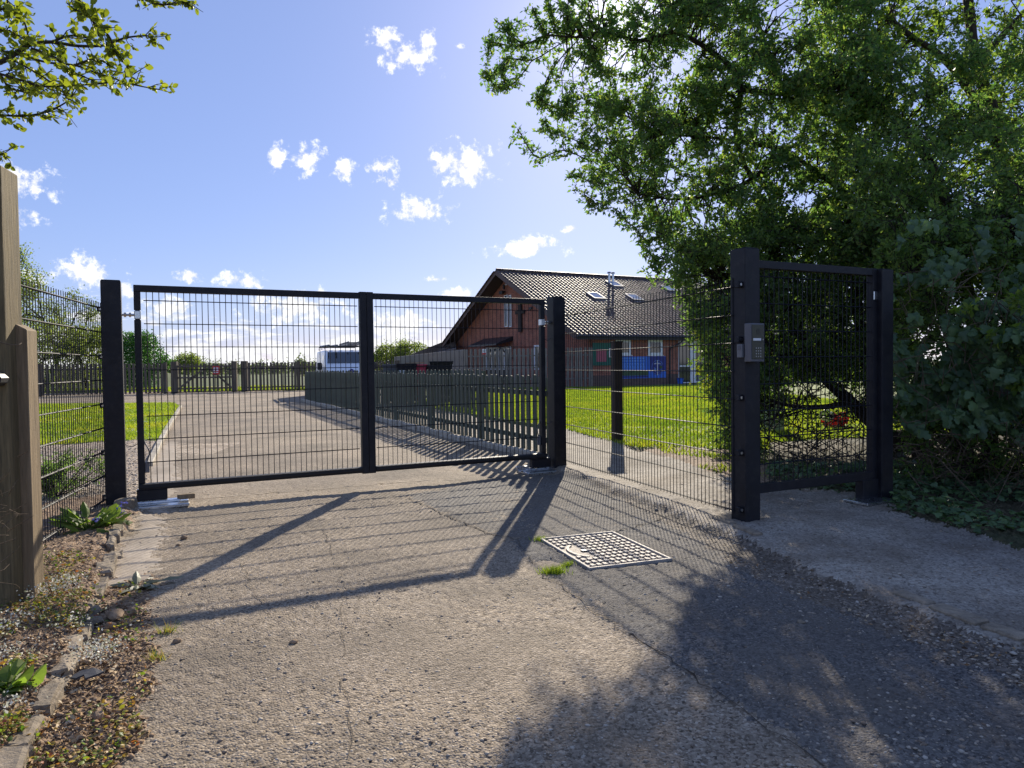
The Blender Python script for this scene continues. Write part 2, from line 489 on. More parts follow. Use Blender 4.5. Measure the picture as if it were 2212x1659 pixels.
# litter
m, t = new_mat('dry_litter')
c = t.ramp(t.n('ShaderNodeNewGeometry').outputs['Random Per Island'], [(0, (0.05, 0.03, 0.018)), (0.4, (0.22, 0.13, 0.065)), (0.8, (0.42, 0.28, 0.14)), (1, (0.60, 0.50, 0.34))])
principled(t, c, 0.8, 0, 0.2); M['litter'] = m
# brick, with mortar, in building coordinates (mapped along the wall by its own generated axes)
m, t = new_mat('red_brick')
uv = t.n('ShaderNodeUVMap').outputs[0]
br = t.n('ShaderNodeTexBrick', {'Vector': uv, 'Color1': (0.44, 0.15, 0.09, 1), 'Color2': (0.29, 0.095, 0.062, 1), 'Mortar': (0.38, 0.26, 0.20, 1), 'Scale': 1.0,
                                'Mortar Size': 0.010, 'Mortar Smooth': 0.2, 'Bias': 0.0, 'Brick Width': 0.225, 'Row Height': 0.075})
nz = t.n('ShaderNodeTexNoise', {'Vector': uv, 'Scale': 1.6, 'Detail': 6.0, 'Roughness': 0.7}).outputs[0]
c = t.mix(1.0, br.outputs[0], t.ramp(nz, [(0.3, (0.72, 0.70, 0.72)), (0.7, (1.2, 1.15, 1.1))]), 'MULTIPLY')
nm = t.n('ShaderNodeBump', {'Strength': 0.6, 'Distance': 0.01, 'Height': t.math('SUBTRACT', 1.0, br.outputs[1])}).outputs[0]
principled(t, c, 0.85, 0, 0.2, nm); M['brick'] = m
m, t = new_mat('plinth_brick')
uv = t.n('ShaderNodeUVMap').outputs[0]
br = t.n('ShaderNodeTexBrick', {'Vector': uv, 'Color1': (0.19, 0.115, 0.085, 1), 'Color2': (0.12, 0.08, 0.065, 1), 'Mortar': (0.15, 0.12, 0.1, 1), 'Scale': 1.0,
                                'Mortar Size': 0.010, 'Brick Width': 0.225, 'Row Height': 0.075})
principled(t, br.outputs[0], 0.85, 0, 0.2); M['plinth'] = m
m, t = new_mat('concrete_roof_tile')
geo = t.n('ShaderNodeObjectInfo').outputs['Random']
isl = t.n('ShaderNodeNewGeometry').outputs['Random Per Island']
f = t.math('FRACT', t.math('ADD', geo, isl))
c = t.ramp(f, [(0, (0.05, 0.033, 0.028)), (0.6, (0.085, 0.056, 0.047)), (1, (0.14, 0.10, 0.085))])
co = t.n('ShaderNodeTexCoord').outputs['Object']
nz = t.n('ShaderNodeTexNoise', {'Vector': co, 'Scale': 12.0, 'Detail': 4.0}).outputs[0]
principled(t, c, 0.55, 0, 0.45, t.n('ShaderNodeBump', {'Strength': 0.3, 'Distance': 0.01, 'Height': nz}).outputs[0]); M['tile'] = m

M['leafA'] = leaf_mat('broad_leaf', [(0.08, 0.15, 0.06), (0.115, 0.2, 0.07), (0.165, 0.25, 0.075), (0.28, 0.31, 0.09)], 0.58)
M['leafB'] = leaf_mat('spring_leaf', [(0.1, 0.155, 0.035), (0.15, 0.21, 0.045), (0.24, 0.29, 0.06)], 0.6)
M['leafDark'] = leaf_mat('dark_hedge_leaf', [(0.095, 0.16, 0.06), (0.13, 0.2, 0.065), (0.21, 0.28, 0.07)], 0.58)
M['leafIvy'] = leaf_mat('ivy_leaf', [(0.065, 0.115, 0.058), (0.09, 0.15, 0.065), (0.13, 0.2, 0.07)], 0.3, rough=0.45, spec=0.35)
M['leafNear'] = leaf_mat('young_leaf', [(0.12, 0.17, 0.03), (0.19, 0.24, 0.04), (0.27, 0.31, 0.06)], 0.6, tcol=(1.3, 1.25, 0.4))
M['leafFar'] = leaf_mat('far_leaf', [(0.126, 0.162, 0.04), (0.19, 0.226, 0.054), (0.27, 0.288, 0.082)], 0.5)
M['leafHaze'] = leaf_mat('hazy_leaf', [(0.13, 0.16, 0.09), (0.17, 0.19, 0.12), (0.20, 0.21, 0.14)], 0.4)  # distance haze put into the leaf colour as a greyer tone
M['leafCon'] = leaf_mat('conifer_leaf', [(0.034, 0.094, 0.025), (0.062, 0.156, 0.038), (0.104, 0.229, 0.046)], 0.4)
M['grassblade'] = leaf_mat('grass_blade', [(0.128, 0.212, 0.024), (0.196, 0.297, 0.034), (0.272, 0.365, 0.051), (0.34, 0.391, 0.085)], 0.6, tcol=(1.35, 1.3, 0.5), patchy=True)
M['cover'] = leaf_mat('ground_cover_leaf', [(0.224, 0.14, 0.07), (0.073, 0.146, 0.027), (0.218, 0.273, 0.036), (0.364, 0.273, 0.055), (0.309, 0.091, 0.046), (0.455, 0.4, 0.073)], 0.4)
M['petal'] = leaf_mat('white_petal', [(0.30, 0.34, 0.22), (0.6, 0.6, 0.52), (0.75, 0.75, 0.70)], 0.35, tcol=(1, 1, 0.95))
M['bluepetal'] = leaf_mat('blue_petal', [(0.08, 0.09, 0.4), (0.15, 0.15, 0.5)], 0.35, tcol=(1, 1, 1))
M['wilt'] = leaf_mat('wilted_leaf', [(0.16, 0.17, 0.10), (0.26, 0.26, 0.17)], 0.25, tcol=(1, 1, 0.7))

# ------------------------------------------------------------------ ground, road, path, lawns
def gp(poly, z=0.0):
    return [(G(u, v, z).x, G(u, v, z).y) for u, v in poly]


def sheet(name, pts, z, mat, kind='structure', thick=0.0):
    me = bpy.data.meshes.new(name)
    n = len(pts)
    if thick:
        vs = [(x, y, z) for x, y in pts] + [(x, y, z - thick) for x, y in pts]
        fs = [tuple(range(n))] + [(i, n + i, n + (i + 1) % n, (i + 1) % n) for i in range(n)]
    else:
        vs, fs = [(x, y, z) for x, y in pts], [tuple(range(n))]
    me.from_pydata(vs, [], fs)
    bm = bmesh.new(); bm.from_mesh(me)
    bmesh.ops.recalc_face_normals(bm, faces=bm.faces)
    bm.normal_update()
    bm.faces.ensure_lookup_table()
    if bm.faces[0].normal.z < 0: bmesh.ops.reverse_faces(bm, faces=bm.faces)
    bmesh.ops.triangulate(bm, faces=[f for f in bm.faces if len(f.verts) > 4])
    bm.to_mesh(me); bm.free()
    me.materials.append(mat)
    o = link(name, me)
    o['kind'] = kind
    return o


# picket-fence line (green) and path side of it
PF0, PF1 = G(1181, 992), G(660, 866)
PFD = (PF1 - PF0).normalized()
sheet('ground', [(-1200, -400), (1200, -400), (1200, 1500), (-1200, 1500)], -0.03, M['field'])
ROAD_W = [(-60, -9), (14, -9), (14, 47), (-60, 31.5)]
road_far = sheet('road', ROAD_W, -0.006, M['asphalt'])

# near ground: one fine sheet of cells, shared out between road, patch, path, soil, beds
BASE = {'road': ([], 0.0, 0.0032), 'asphalt_patch': ([], 0.006, 0.0028), 'soil_strip': ([], 0.006, 0.010), 'debris_strip': ([], 0.006, 0.010),
        'concrete_strip': ([], 0.008, 0.002), 'footpath': ([], 0.06, 0.004), 'flower_bed': ([], 0.06, 0.016), 'gravel_bed': ([], 0.03, 0.009),
        'verge': ([], 0.07, 0.02), 'bare_earth': ([], 0.065, 0.01), 'lawn': ([], 0.075, 0.012), 'verge_lawn': ([], 0.035, 0.012)}
POLY = [
    ('asphalt_patch', gp([(870, 1070), (960, 1112), (1060, 1152), (1110, 1163), (1165, 1238), (1215, 1270), (1270, 1308), (1380, 1382), (1480, 1443), (1570, 1512), (1690, 1597), (1800, 1690), (3200, 2600), (3200, 1500), (1640, 1175), (1235, 1026), (1100, 1030), (1000, 1050)])),
    ('soil_strip', gp([(1238, 1024), (1290, 1058), (1400, 1112), (1480, 1160), (1560, 1206), (1700, 1280), (1900, 1362), (2050, 1425), (2212, 1490), (3400, 2150), (3400, 1900), (2212, 1392), (1950, 1298), (1760, 1230), (1620, 1165)])),
    ('debris_strip', gp([(262, 1225), (322, 1235), (319, 1290), (327, 1367), (331, 1443), (320, 1520), (305, 1598), (268, 1680), (200, 1800), (-200, 2200), (-300, 1900), (60, 1640), (130, 1480), (185, 1340), (225, 1265)])),
    ('concrete_strip', gp([(300, 1112), (352, 1118), (342, 1180), (326, 1236), (300, 1262), (232, 1275), (262, 1190)])),
    ('concrete_strip', gp([(318, 1110), (356, 1112), (375, 1060), (383, 955), (350, 955), (322, 1010)])),
    ('gravel_bed', gp([(300, 1112), (318, 1010), (345, 958), (300, 955), (60, 968), (-700, 985), (-900, 1150), (80, 1180), (225, 1108)])),
    ('flower_bed', gp([(296, 1098), (245, 1183), (222, 1262), (180, 1340), (150, 1420), (95, 1530), (20, 1640), (-60, 1760), (-900, 2600), (-2500, 1500), (-600, 1130), (80, 1100), (225, 1080)])),
    ('footpath', gp([(1236, 1020), (1620, 1165), (1760, 1230), (1950, 1298), (2212, 1392), (3400, 1900), (3400, 1500), (2212, 1190), (2050, 1140), (1930, 1105), (1890, 1070), (1760, 1060), (1650, 1055), (1590, 1040), (1480, 1003), (1340, 962), (1236, 934), (1163, 913), (1010, 893), (960, 888), (960, 930), (1181, 992), (1200, 1012)], 0.05)),
    ('bare_earth', gp([(1380, 972), (1450, 966), (1540, 972), (1610, 978), (1660, 1000), (1655, 1056), (1590, 1040), (1480, 1003)], 0.05)),
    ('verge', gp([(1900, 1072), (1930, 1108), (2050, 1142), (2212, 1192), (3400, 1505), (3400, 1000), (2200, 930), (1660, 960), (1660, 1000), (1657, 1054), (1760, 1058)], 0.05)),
    ('lawn', gp([(1010, 893), (1163, 913), (1236, 934), (1340, 962), (1380, 970), (1450, 966), (1540, 972), (1610, 978), (1660, 998), (1660, 960), (2200, 930), (2200, 840), (1000, 840), (960, 888)], 0.05)),
    ('verge_lawn', gp([(345, 957), (300, 954), (60, 967), (-700, 984), (-700, 880), (390, 880), (372, 910)])),
]
LAWN_L = gp([(-900, 985), (-700, 984), (60, 967), (300, 954), (345, 957), (372, 910), (390, 880), (375, 872), (60, 875), (-900, 890)])
Ys = [1.45]
while Ys[-1] < 13.2: Ys.append(Ys[-1] * 1.0058)
Ys = np.array(Ys)
OFF, SW, SS_ = 1.2, 0.80, 0.0027
Ss = np.arange(-SW, SW + 1e-6, SS_)
GX, GY = np.outer(Ys + OFF, Ss), np.repeat(Ys[:, None], len(Ss), 1)
names = list(BASE)
wob = lambda s: (vnoise(GX * 9, GY * 9, s) - 0.5) * 0.10 + (vnoise(GX * 31, GY * 31, s + 1) - 0.5) * 0.07 + (vnoise(GX * 83, GY * 83, s + 2) - 0.5) * 0.02
wx, wy = GX + wob(1), GY + wob(5)
cls = np.zeros(GX.shape, int)
for nm_, pl in POLY:
    cls[in_poly(wx, wy, pl)] = names.index(nm_)
bz = np.array([BASE[k][1] for k in names])
am = np.array([BASE[k][2] for k in names])
Zb = bz[cls]
pi_ = names.index('footpath')
Zb = np.where(cls == pi_, np.clip(0.014 + (GY - 2.2) * 0.016, 0.014, 0.06), Zb)   # the path sinks to the road towards the viewer


def blur(a, k=1):
    for _ in range(k):
        a = (a + np.roll(a, 1, 0) + np.roll(a, -1, 0) + np.roll(a, 1, 1) + np.roll(a, -1, 1)) / 5
    return a


A = blur(am[cls], 3)
Zb = blur(Zb, 4)
n_f = vnoise(GX * 95, GY * 95, 21) * 0.8 + vnoise(GX * 52, GY * 52, 22) * 0.5 + vnoise(GX * 14, GY * 14, 23) * 0.5 - 0.85
n_b = (vnoise(GX * 1.3, GY * 1.3, 31) - 0.5) * 0.018 + (vnoise(GX * 4, GY * 4, 32) - 0.5) * 0.008
# pits where the surface has ravelled
pit = np.clip(vnoise(GX * 58, GY * 58, 41) - 0.66, 0, 1) * 0.030 + np.clip(vnoise(GX * 26, GY * 26, 43) - 0.80, 0, 1) * 0.04
GZ = Zb + A * n_f * 1.6 + n_b - pit * np.isin(cls, [0, 1, names.index('footpath')])
MQ = gp([(1172, 1168), (1330, 1150), (1446, 1214), (1265, 1233)])
GZ = np.where(in_poly(GX, GY, MQ), -0.03, GZ)
# a pothole beside the manhole and the settled joint of the patch
ph = G(1180, 1222)
GZ -= 0.05 * np.exp(-(((GX - ph.x) / 0.10) ** 2 + ((GY - ph.y) / 0.13) ** 2))
hz = lambda x, y: float(GZ[min(len(Ys) - 1, max(0, int(round(math.log(max(y, 1.45) / 1.45) / math.log(1.0058))))), int(np.clip(round((x / (max(y, 1.45) + OFF) + SW) / SS_), 0, len(Ss) - 1))]) if 1.45 <= y < 13 and abs(x / (y + OFF)) < SW else 0.0
nr, nc = GX.shape
idx = np.arange(nr * nc).reshape(nr, nc)
quads = np.stack([idx[:-1, :-1], idx[:-1, 1:], idx[1:, 1:], idx[1:, :-1]], -1).reshape(-1, 4)
qc = cls[:-1, :-1].reshape(-1)
V = np.stack([GX, GY, GZ], -1).reshape(-1, 3)
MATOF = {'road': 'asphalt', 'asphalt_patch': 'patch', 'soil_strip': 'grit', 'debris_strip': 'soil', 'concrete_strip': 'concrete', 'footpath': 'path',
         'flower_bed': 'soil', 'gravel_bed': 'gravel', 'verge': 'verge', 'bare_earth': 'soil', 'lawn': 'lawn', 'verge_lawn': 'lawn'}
near_ground = {}
for i, nm_ in enumerate(names):
    q = quads[qc == i]
    if not len(q): continue
    used, inv = np.unique(q, return_inverse=True)
    me = np_mesh(nm_, V[used], inv.reshape(-1, 4), M[MATOF[nm_]], smooth=True)
    o = link('road_surface' if nm_ == 'road' else nm_, me)
    o['kind'] = 'structure'
    near_ground[nm_] = o
# farther parts as plain sheets (a step lower than the fine sheet where they run under it)
sheet('verge_lawn', [(x, y) for x, y in LAWN_L], 0.02, M['lawn'], thick=0.03)
lawn_pts = gp([(1010, 893), (1163, 913), (1236, 934)], 0.05)
far_lawn = [G(960, 888, 0.05).xy[:]] + [lawn_pts[0]] + [(1.2, 12.6), (14, 12.6), (45, 16), (45, 62), (15, 44), (4.2, 37.0), (-2.5, 37.3), (-6.0, 37.0), (-4.6, 27)]
sheet('lawn', far_lawn, 0.055, M['lawn'], thick=0.06)
sheet('footpath', [PF0.xy[:], G(1010, 893, 0.05).xy[:], G(960, 888, 0.05).xy[:], (-4.6, 27), (-6.0, 37.0), (-8.2, 37), PF1.xy[:]], 0.045, M['path'], thick=0.06)
sheet('gravel_strip', [(-60, 29.5), (-30, 36.6), (-8.5, 40.2), (14, 46), (14, 55), (-60, 46)], 0.004, M['pinkgravel'])
sheet('gravel_bed', [(-14, 3.0), (-3.6, 3.0), (-4.6, 12.0), (-14, 12.0)], -0.002, M['gravel'])
sheet('track', [(-13.2, 42.4), (-8.8, 43.0), (-9, 80), (-30, 120), (-36, 118), (-17, 78)], 0.012, M['pinkgravel'])

# grassy banks beyond the far fence
def mound(c, rx, ry, h):
    n, k = 36, 9
    vs, fs = [(c[0], c[1], h)], []
    for j in range(1, k + 1):
        r = j / k
        for i in range(n):
            a = 2 * math.pi * i / n
            vs.append((c[0] + rx * r * math.cos(a), c[1] + ry * r * math.sin(a), h * (0.5 + 0.5 * math.cos(math.pi * r)) - 0.05))
    for i in range(n):
        fs.append((0, 1 + i, 1 + (i + 1) % n))
        for j in range(k - 1):
            a, b = 1 + j * n + i, 1 + j * n + (i + 1) % n
            fs.append((a, a + n, b + n, b))
    me = bpy.data.meshes.new('grass_bank'); me.from_pydata(vs, [], fs); me.materials.append(M['field'])
    for p in me.polygons: p.use_smooth = True
    o = link('grass_bank', me); o['kind'] = 'structure'
mound((-5.5, 58, 0), 11, 11, 1.2)
mound((-32, 56, 0), 13, 12, 1.4)

# cracks: thin dirt-filled lines let into the asphalt
def crack(pts_uv, w=0.012, seed=0, nm='crack', mat=None):
    P = [G(u, v) for u, v in pts_uv]
    r = random.Random(seed)
    line = []
    for a, b in zip(P[:-1], P[1:]):
        n = max(2, int((b - a).length / 0.06))
        for i in range(n):
            p = a.lerp(b, i / n)
            line.append(p + Vector((r.gauss(0, 0.012), r.gauss(0, 0.012), 0)))
    line.append(P[-1])
    vs, fs = [], []
    for i, p in enumerate(line):
        t_ = (line[min(i + 1, len(line) - 1)] - line[max(i - 1, 0)]).normalized()
        s = Vector((-t_.y, t_.x, 0)) * w * r.uniform(0.25, 0.7)
        for q in (p + s, p - s):
            vs.append((q.x, q.y, hz(q.x, q.y) + 0.006))
        if i: fs.append((2 * i - 2, 2 * i - 1, 2 * i + 1, 2 * i))
    me = bpy.data.meshes.new('crack'); me.from_pydata(vs, [], fs); me.materials.append(M['crack'])
    if mat: me.materials[0] = mat
    o = link(nm, me, near_ground['road'])
    return o
crack([(880, 1075), (960, 1113), (1060, 1153), (1112, 1163), (1170, 1164)], 0.009, 1)
crack([(1112, 1163), (1168, 1238), (1218, 1272), (1272, 1310), (1382, 1384), (1482, 1445), (1572, 1514), (1692, 1599), (1780, 1659)], 0.0052, 2)
crack([(1330, 1150), (1400, 1130), (1432, 1120)], 0.009, 3)
crack([(700, 1150), (742, 1260), (735, 1420)], 0.0028, 4)
crack([(735, 1470), (760, 1560), (752, 1640)], 0.0025, 4)
crack([(430, 1170), (520, 1220), (560, 1300), (640, 1350)], 0.0028, 6)
crack([(372, 1082), (480, 1074), (620, 1064), (760, 1050), (880, 1040), (1000, 1036)], 0.016, 11, 'pale_seam', M['concrete'])  # pale thin line across the road near the gate

# loose chippings, litter
def stones_mesh(name, P, S, mat, flat=0.55, seed=3):
    r = np.random.default_rng(seed)
    base = np.array([(1, 0, 0), (0.3, 0.95, 0), (-0.8, 0.6, 0), (-0.8, -0.6, 0), (0.3, -0.95, 0), (0.1, 0.1, 1), (0, 0, -1)], float)
    fc = np.array([(0, 1, 5), (1, 2, 5), (2, 3, 5), (3, 4, 5), (4, 0, 5), (1, 0, 6), (2, 1, 6), (3, 2, 6), (4, 3, 6), (0, 4, 6)])
    n = len(P)
    b = base[None] * (1 + r.uniform(-0.25, 0.25, (n, 7, 3)))
    b[:, :, 2] *= flat * r.uniform(0.6, 1.2, (n, 1))
    b[:, :, 0] *= r.uniform(0.8, 1.4, (n, 1))
    a = r.uniform(0, 6.283, n)
    c, s = np.cos(a)[:, None], np.sin(a)[:, None]
    x, y = b[:, :, 0] * c - b[:, :, 1] * s, b[:, :, 0] * s + b[:, :, 1] * c
    Vv = np.stack([x, y, b[:, :, 2]], -1) * S[:, None, None] + P[:, None, :]
    Ff = fc[None] + (np.arange(n) * 7)[:, None, None]
    return np_mesh(name, Vv.reshape(-1, 3), Ff.reshape(-1, 3), mat)


def scatter_uv(n, ulo, uhi, vlo, vhi, seed, bias=1.0):
    r = np.random.default_rng(seed)
    u = r.uniform(ulo, uhi, n)
    v = vlo + (vhi - vlo) * r.uniform(0, 1, n) ** bias
    return [G(a, b) for a, b in zip(u, v)]


def on_class(pts, allow):
    """keep points whose ground class is allowed, lay them on the surface"""
    out = []
    ids = {names.index(a) for a in allow}
    for p in pts:
        if not (1.46 < p.y < 13 and abs(p.x / (p.y + OFF)) < SW - 0.005): continue
        i = int(round(math.log(p.y / 1.45) / math.log(1.0058))); j = int(round((p.x / (p.y + OFF) + SW) / SS_))
        i, j = min(i, nr - 1), min(j, nc - 1)
        if cls[i, j] in ids: out.append((p.x, p.y, GZ[i, j]))
    return np.array(out)


P = on_class(scatter_uv(9000, 250, 2212, 1040, 1659, 1, 0.9), ['road', 'asphalt_patch', 'footpath', 'concrete_strip'])
r_ = np.random.default_rng(5)
keep = vnoise(P[:, 0] * 2.2, P[:, 1] * 2.2, 9) * 0.8 + r_.uniform(0, 0.6, len(P)) > 0.62
P = P[keep]
S = 0.0025 + 0.008 * r_.uniform(0, 1, len(P)) ** 2.6
o = link('loose_chippings', stones_mesh('loose_chippings', P, S, M['pebble']))
tag(o, 'small tan chippings loose on the asphalt in front of the gate', 'chippings', kind='stuff')
P = on_class(scatter_uv(9000, 1235, 2212, 1020, 1659, 2, 0.8), ['soil_strip'])
S = 0.003 + 0.012 * r_.uniform(0, 1, len(P)) ** 3
o = link('gravel', stones_mesh('gravel', P, S, M['pebble'], seed=8)); tag(o, 'gravel and grit gathered along the edge of the footpath', 'gravel', kind='stuff')
P = on_class(scatter_uv(6000, 0, 340, 1100, 1659, 4, 0.9), ['debris_strip', 'flower_bed'])
S = 0.003 + 0.011 * r_.uniform(0, 1, len(P)) ** 3
o = link('soil_crumbs', stones_mesh('soil_crumbs', P, S, M['rubble'], flat=0.8, seed=9)); tag(o, 'brown soil crumbs and grit beside the kerb setts on the left', 'soil crumbs', kind='stuff')
P = on_class(scatter_uv(7000, 60, 345, 955, 1180, 6, 1.0), ['gravel_bed'])
S = 0.010 + 0.012 * r_.uniform(0, 1, len(P)) ** 2
o = link('pea_gravel', stones_mesh('pea_gravel', P, S, M['pebble'], seed=10)); tag(o, 'pea gravel covering the bed behind the left mesh panel', 'gravel', kind='stuff')

# ------------------------------------------------------------------ posts, gates, mesh panels
ZUP = Vector((0, 0, 1))
pl_front = G(252, 1104); pr_front = G(1212, 1017)
GD = Vector(((pr_front - pl_front).x, (pr_front - pl_front).y, 0)).normalized()      # along the main gate
GN = Vector((GD.y, -GD.x, 0))                                                        # towards the viewer
PLC = pl_front - GN * 0.08
PRC = pr_front - GN * 0.08
PPC = G(1626, 1140) - GN * 0.07
PQC = G(1916, 1094) - GN * 0.07
PD = Vector(((PQC - PPC).x, (PQC - PPC).y, 0)).normalized()
PN = Vector((PD.y, -PD.x, 0))


def steel_post(c, w, h, d, label, cap=0.006):
    t_ = empty('steel_gate_post', (c.x, c.y, 0), label, 'gate post', 'black steel gate posts')
    m_ = MB().box((c.x, c.y, h / 2 - 0.1), (w, w, h + 0.2), d)
    m_.build('shaft', M['black'], t_, bevel=0.006, seg=2)
    MB().box((c.x, c.y, h + cap / 2 + 0.001), (w - 0.012, w - 0.012, cap), d).build('cap', M['black'], t_, bevel=0.002)
    return t_


def hinge(parent, p, q, name='hinge'):
    """eye-bolt hinge between P (gate stile) and Q (post)"""
    d = (q - p).normalized()
    h = MB().box((p.x, p.y, p.z), (0.052, 0.07, 0.075), d).build(name, M['galv'], parent, bevel=0.005)
    rod = MB().tube([p, q], 0.011, 8)
    rod.tube([p + d * 0.05, p + d * 0.068], 0.021, 6).tube([q - d * 0.035, q - d * 0.015], 0.021, 6)
    rod.build('hinge_bolt', M['bolt'], h)
    MB().tube([p + Vector((0, 0, -0.05)), p + Vector((0, 0, 0.05))], 0.014, 10).build('hinge_pin', M['bolt'], h)


lp = steel_post(PLC, 0.158, 2.04, GD, 'black steel post at the left end of the wide double gate')
rp = steel_post(PRC, 0.158, 2.04, GD, 'black steel post between the double gate and the mesh panel')
pp = steel_post(PPC, 0.150, 2.10, PD, 'black steel post carrying the keypad intercom')
qp = steel_post(PQC, 0.150, 2.02, PD, 'black steel post with ivy hanging over it at the pedestrian gate')

# fixing channel and clamps of the mesh panels, as parts of the posts
def clamps(post, base, d, n, zs):
    for z in zs:
        p = base + Vector((0, 0, z))
        k = MB().box(p, (0.05, 0.035, 0.045), d).build('panel_clamp', M['black'], post, bevel=0.004)
        MB().tube([p + n * 0.018, p + n * 0.026], 0.011, 8).build('clamp_bolt', M['bolt'], k)


def wire_panel(parent, a, b, z0, z1, hz_list, vstep=0.05, rv=0.0037, rh=0.0040, above=0.0, twin=True):
    """vertical wires from a to b, with twin horizontal wires at the heights given"""
    d = (b - a); L = d.length; d = d / L
    n = Vector((d.y, -d.x, 0))
    mv = MB()
    k = int(L / vstep)
    off = (L - k * vstep) / 2
    for i in range(k + 1):
        p = a + d * (off + i * vstep)
        mv.tube([p + ZUP * z0, p + ZUP * (z1 + above)], rv, 4, cap=False)
    for z in hz_list:
        for s in ((-1, 1) if twin else (0,)):
            o_ = n * s * (rv + rh)
            mv.tube([a + o_ + ZUP * z, b + o_ + ZUP * z], rh, 5, cap=True)
    w = mv.build('wire_mesh', M['wire'], parent)
    w['kind'] = 'stuff'
    return w


# ---- double gate: two leaves meeting in the middle
ZB, ZT = 0.155, 2.015
L_all = (PRC - PLC).length
s0, s1 = 0.175, L_all - 0.165
mid_u = 793.0
# where the middle stile stands along the line
best = min((abs((lambda p: (CM3.transposed() @ (p - Vector((0, 0, CAM_H)))))(PLC + GD * s + ZUP * 1.1).x /
                -(CM3.transposed() @ (PLC + GD * s + ZUP * 1.1 - Vector((0, 0, CAM_H)))).z * F + 1106 - mid_u), s) for s in np.linspace(1.5, 3.5, 400))
sm = best[1]


def gate_leaf(name, sa, sb, hinge_at_a, label):
    a, b = PLC + GD * sa, PLC + GD * sb
    g = empty(name, (a.x if hinge_at_a else b.x, a.y if hinge_at_a else b.y, 0), label, 'gate', 'leaves of the wide mesh double gate')
    w = 0.060
    hs, ms = (a, b) if hinge_at_a else (b, a)
    inw = GD if hinge_at_a else -GD
    # hinge stile: slimmer at the hinge, thicker meeting stile
    for z0, z1 in ((ZB + 0.062, 1.70), (1.79, ZT - 0.061)):
        MB().box(hs + inw * 0.028 + ZUP * (z0 + z1) / 2, (0.056, 0.056, z1 - z0), GD).build('hinge_stile', M['black'], g, bevel=0.004, seg=2)
    MB().box(hs + inw * 0.028 + ZUP * 1.745, (0.040, 0.040, 0.088), GD).build('hinge_post', M['black'], g)
    MB().box(ms - inw * 0.035 + ZUP * (ZB + ZT) / 2, (0.068, 0.070, ZT - ZB + 0.02), GD).build('meeting_stile', M['black'], g, bevel=0.004, seg=2)
    p, q = a, b
    if hinge_at_a: q = b - GD * 0.070
    else: p = a + GD * 0.070
    MB().bar(p + ZUP * (ZT - 0.03), q + ZUP * (ZT - 0.03), 0.060, 0.060).build('top_rail', M['black'], g, bevel=0.004, seg=2)
    MB().bar(p + ZUP * (ZB + 0.03), q + ZUP * (ZB + 0.03), 0.060, 0.060).build('bottom_rail', M['black'], g, bevel=0.004, seg=2)
    MB().bar(p + ZUP * (ZB + 0.040) + GN * 0.045, q + ZUP * (ZB + 0.040) + GN * 0.045, 0.026, 0.035).build('safety_edge', M['rubber'], g, bevel=0.004)
    wa, wb = a + GD * (0.058 if hinge_at_a else 0.07), b - GD * (0.07 if hinge_at_a else 0.058)
    wire_panel(g, wa + GD * 0.02, wb - GD * 0.02, ZB + 0.055, ZT - 0.055, [ZB + 0.25 + i * 0.2105 for i in range(8)], 0.0515)
    return g


leafL = gate_leaf('mesh_gate_leaf', s0, sm, True, 'left leaf of the black mesh double gate, the wider half')
leafR = gate_leaf('mesh_gate_leaf', sm + 0.002, s1, False, 'right leaf of the black mesh double gate, in front of the green pickets')
hinge(leafL, PLC + GD * (s0 + 0.028) + ZUP * 1.745, PLC + GD * 0.079 + ZUP * 1.745)
hinge(leafR, PLC + GD * (s1 - 0.028) + ZUP * 1.745, PRC - GD * 0.079 + ZUP * 1.745)
for g, s, sg in ((leafL, s0 + 0.062, 1), (leafR, s1 - 0.062, -1)):
    p = PLC + GD * (s + sg * 0.012) - GN * 0.02
    j = MB().box(p + ZUP * 0.36, (0.038, 0.035, 0.10), GD).build('junction_box', M['greyplastic'], g, bevel=0.005)
    cb = smooth_line([p + ZUP * 0.41, p + ZUP * 0.50 + GD * sg * 0.02, p + ZUP * 0.60 - GD * sg * 0.02, p + ZUP * 0.70 - GD * sg * 0.03], 5)
    MB().tube(cb, 0.006, 6).build('cable', M['greyplastic'], g)
# thin wire loops from post to stile under the hinges
for g, pa, pb in ((lp, PLC + GD * 0.079, PLC + GD * (s0)), (rp, PRC - GD * 0.079, PLC + GD * s1)):
    for z in (1.56, 0.58):
        pts = [pa + ZUP * z, pa.lerp(pb, 0.5) + ZUP * (z - 0.025), pb + ZUP * z]
        MB().tube(smooth_line(pts, 4), 0.0035, 5).build('earth_cable', M['plastic'], g)

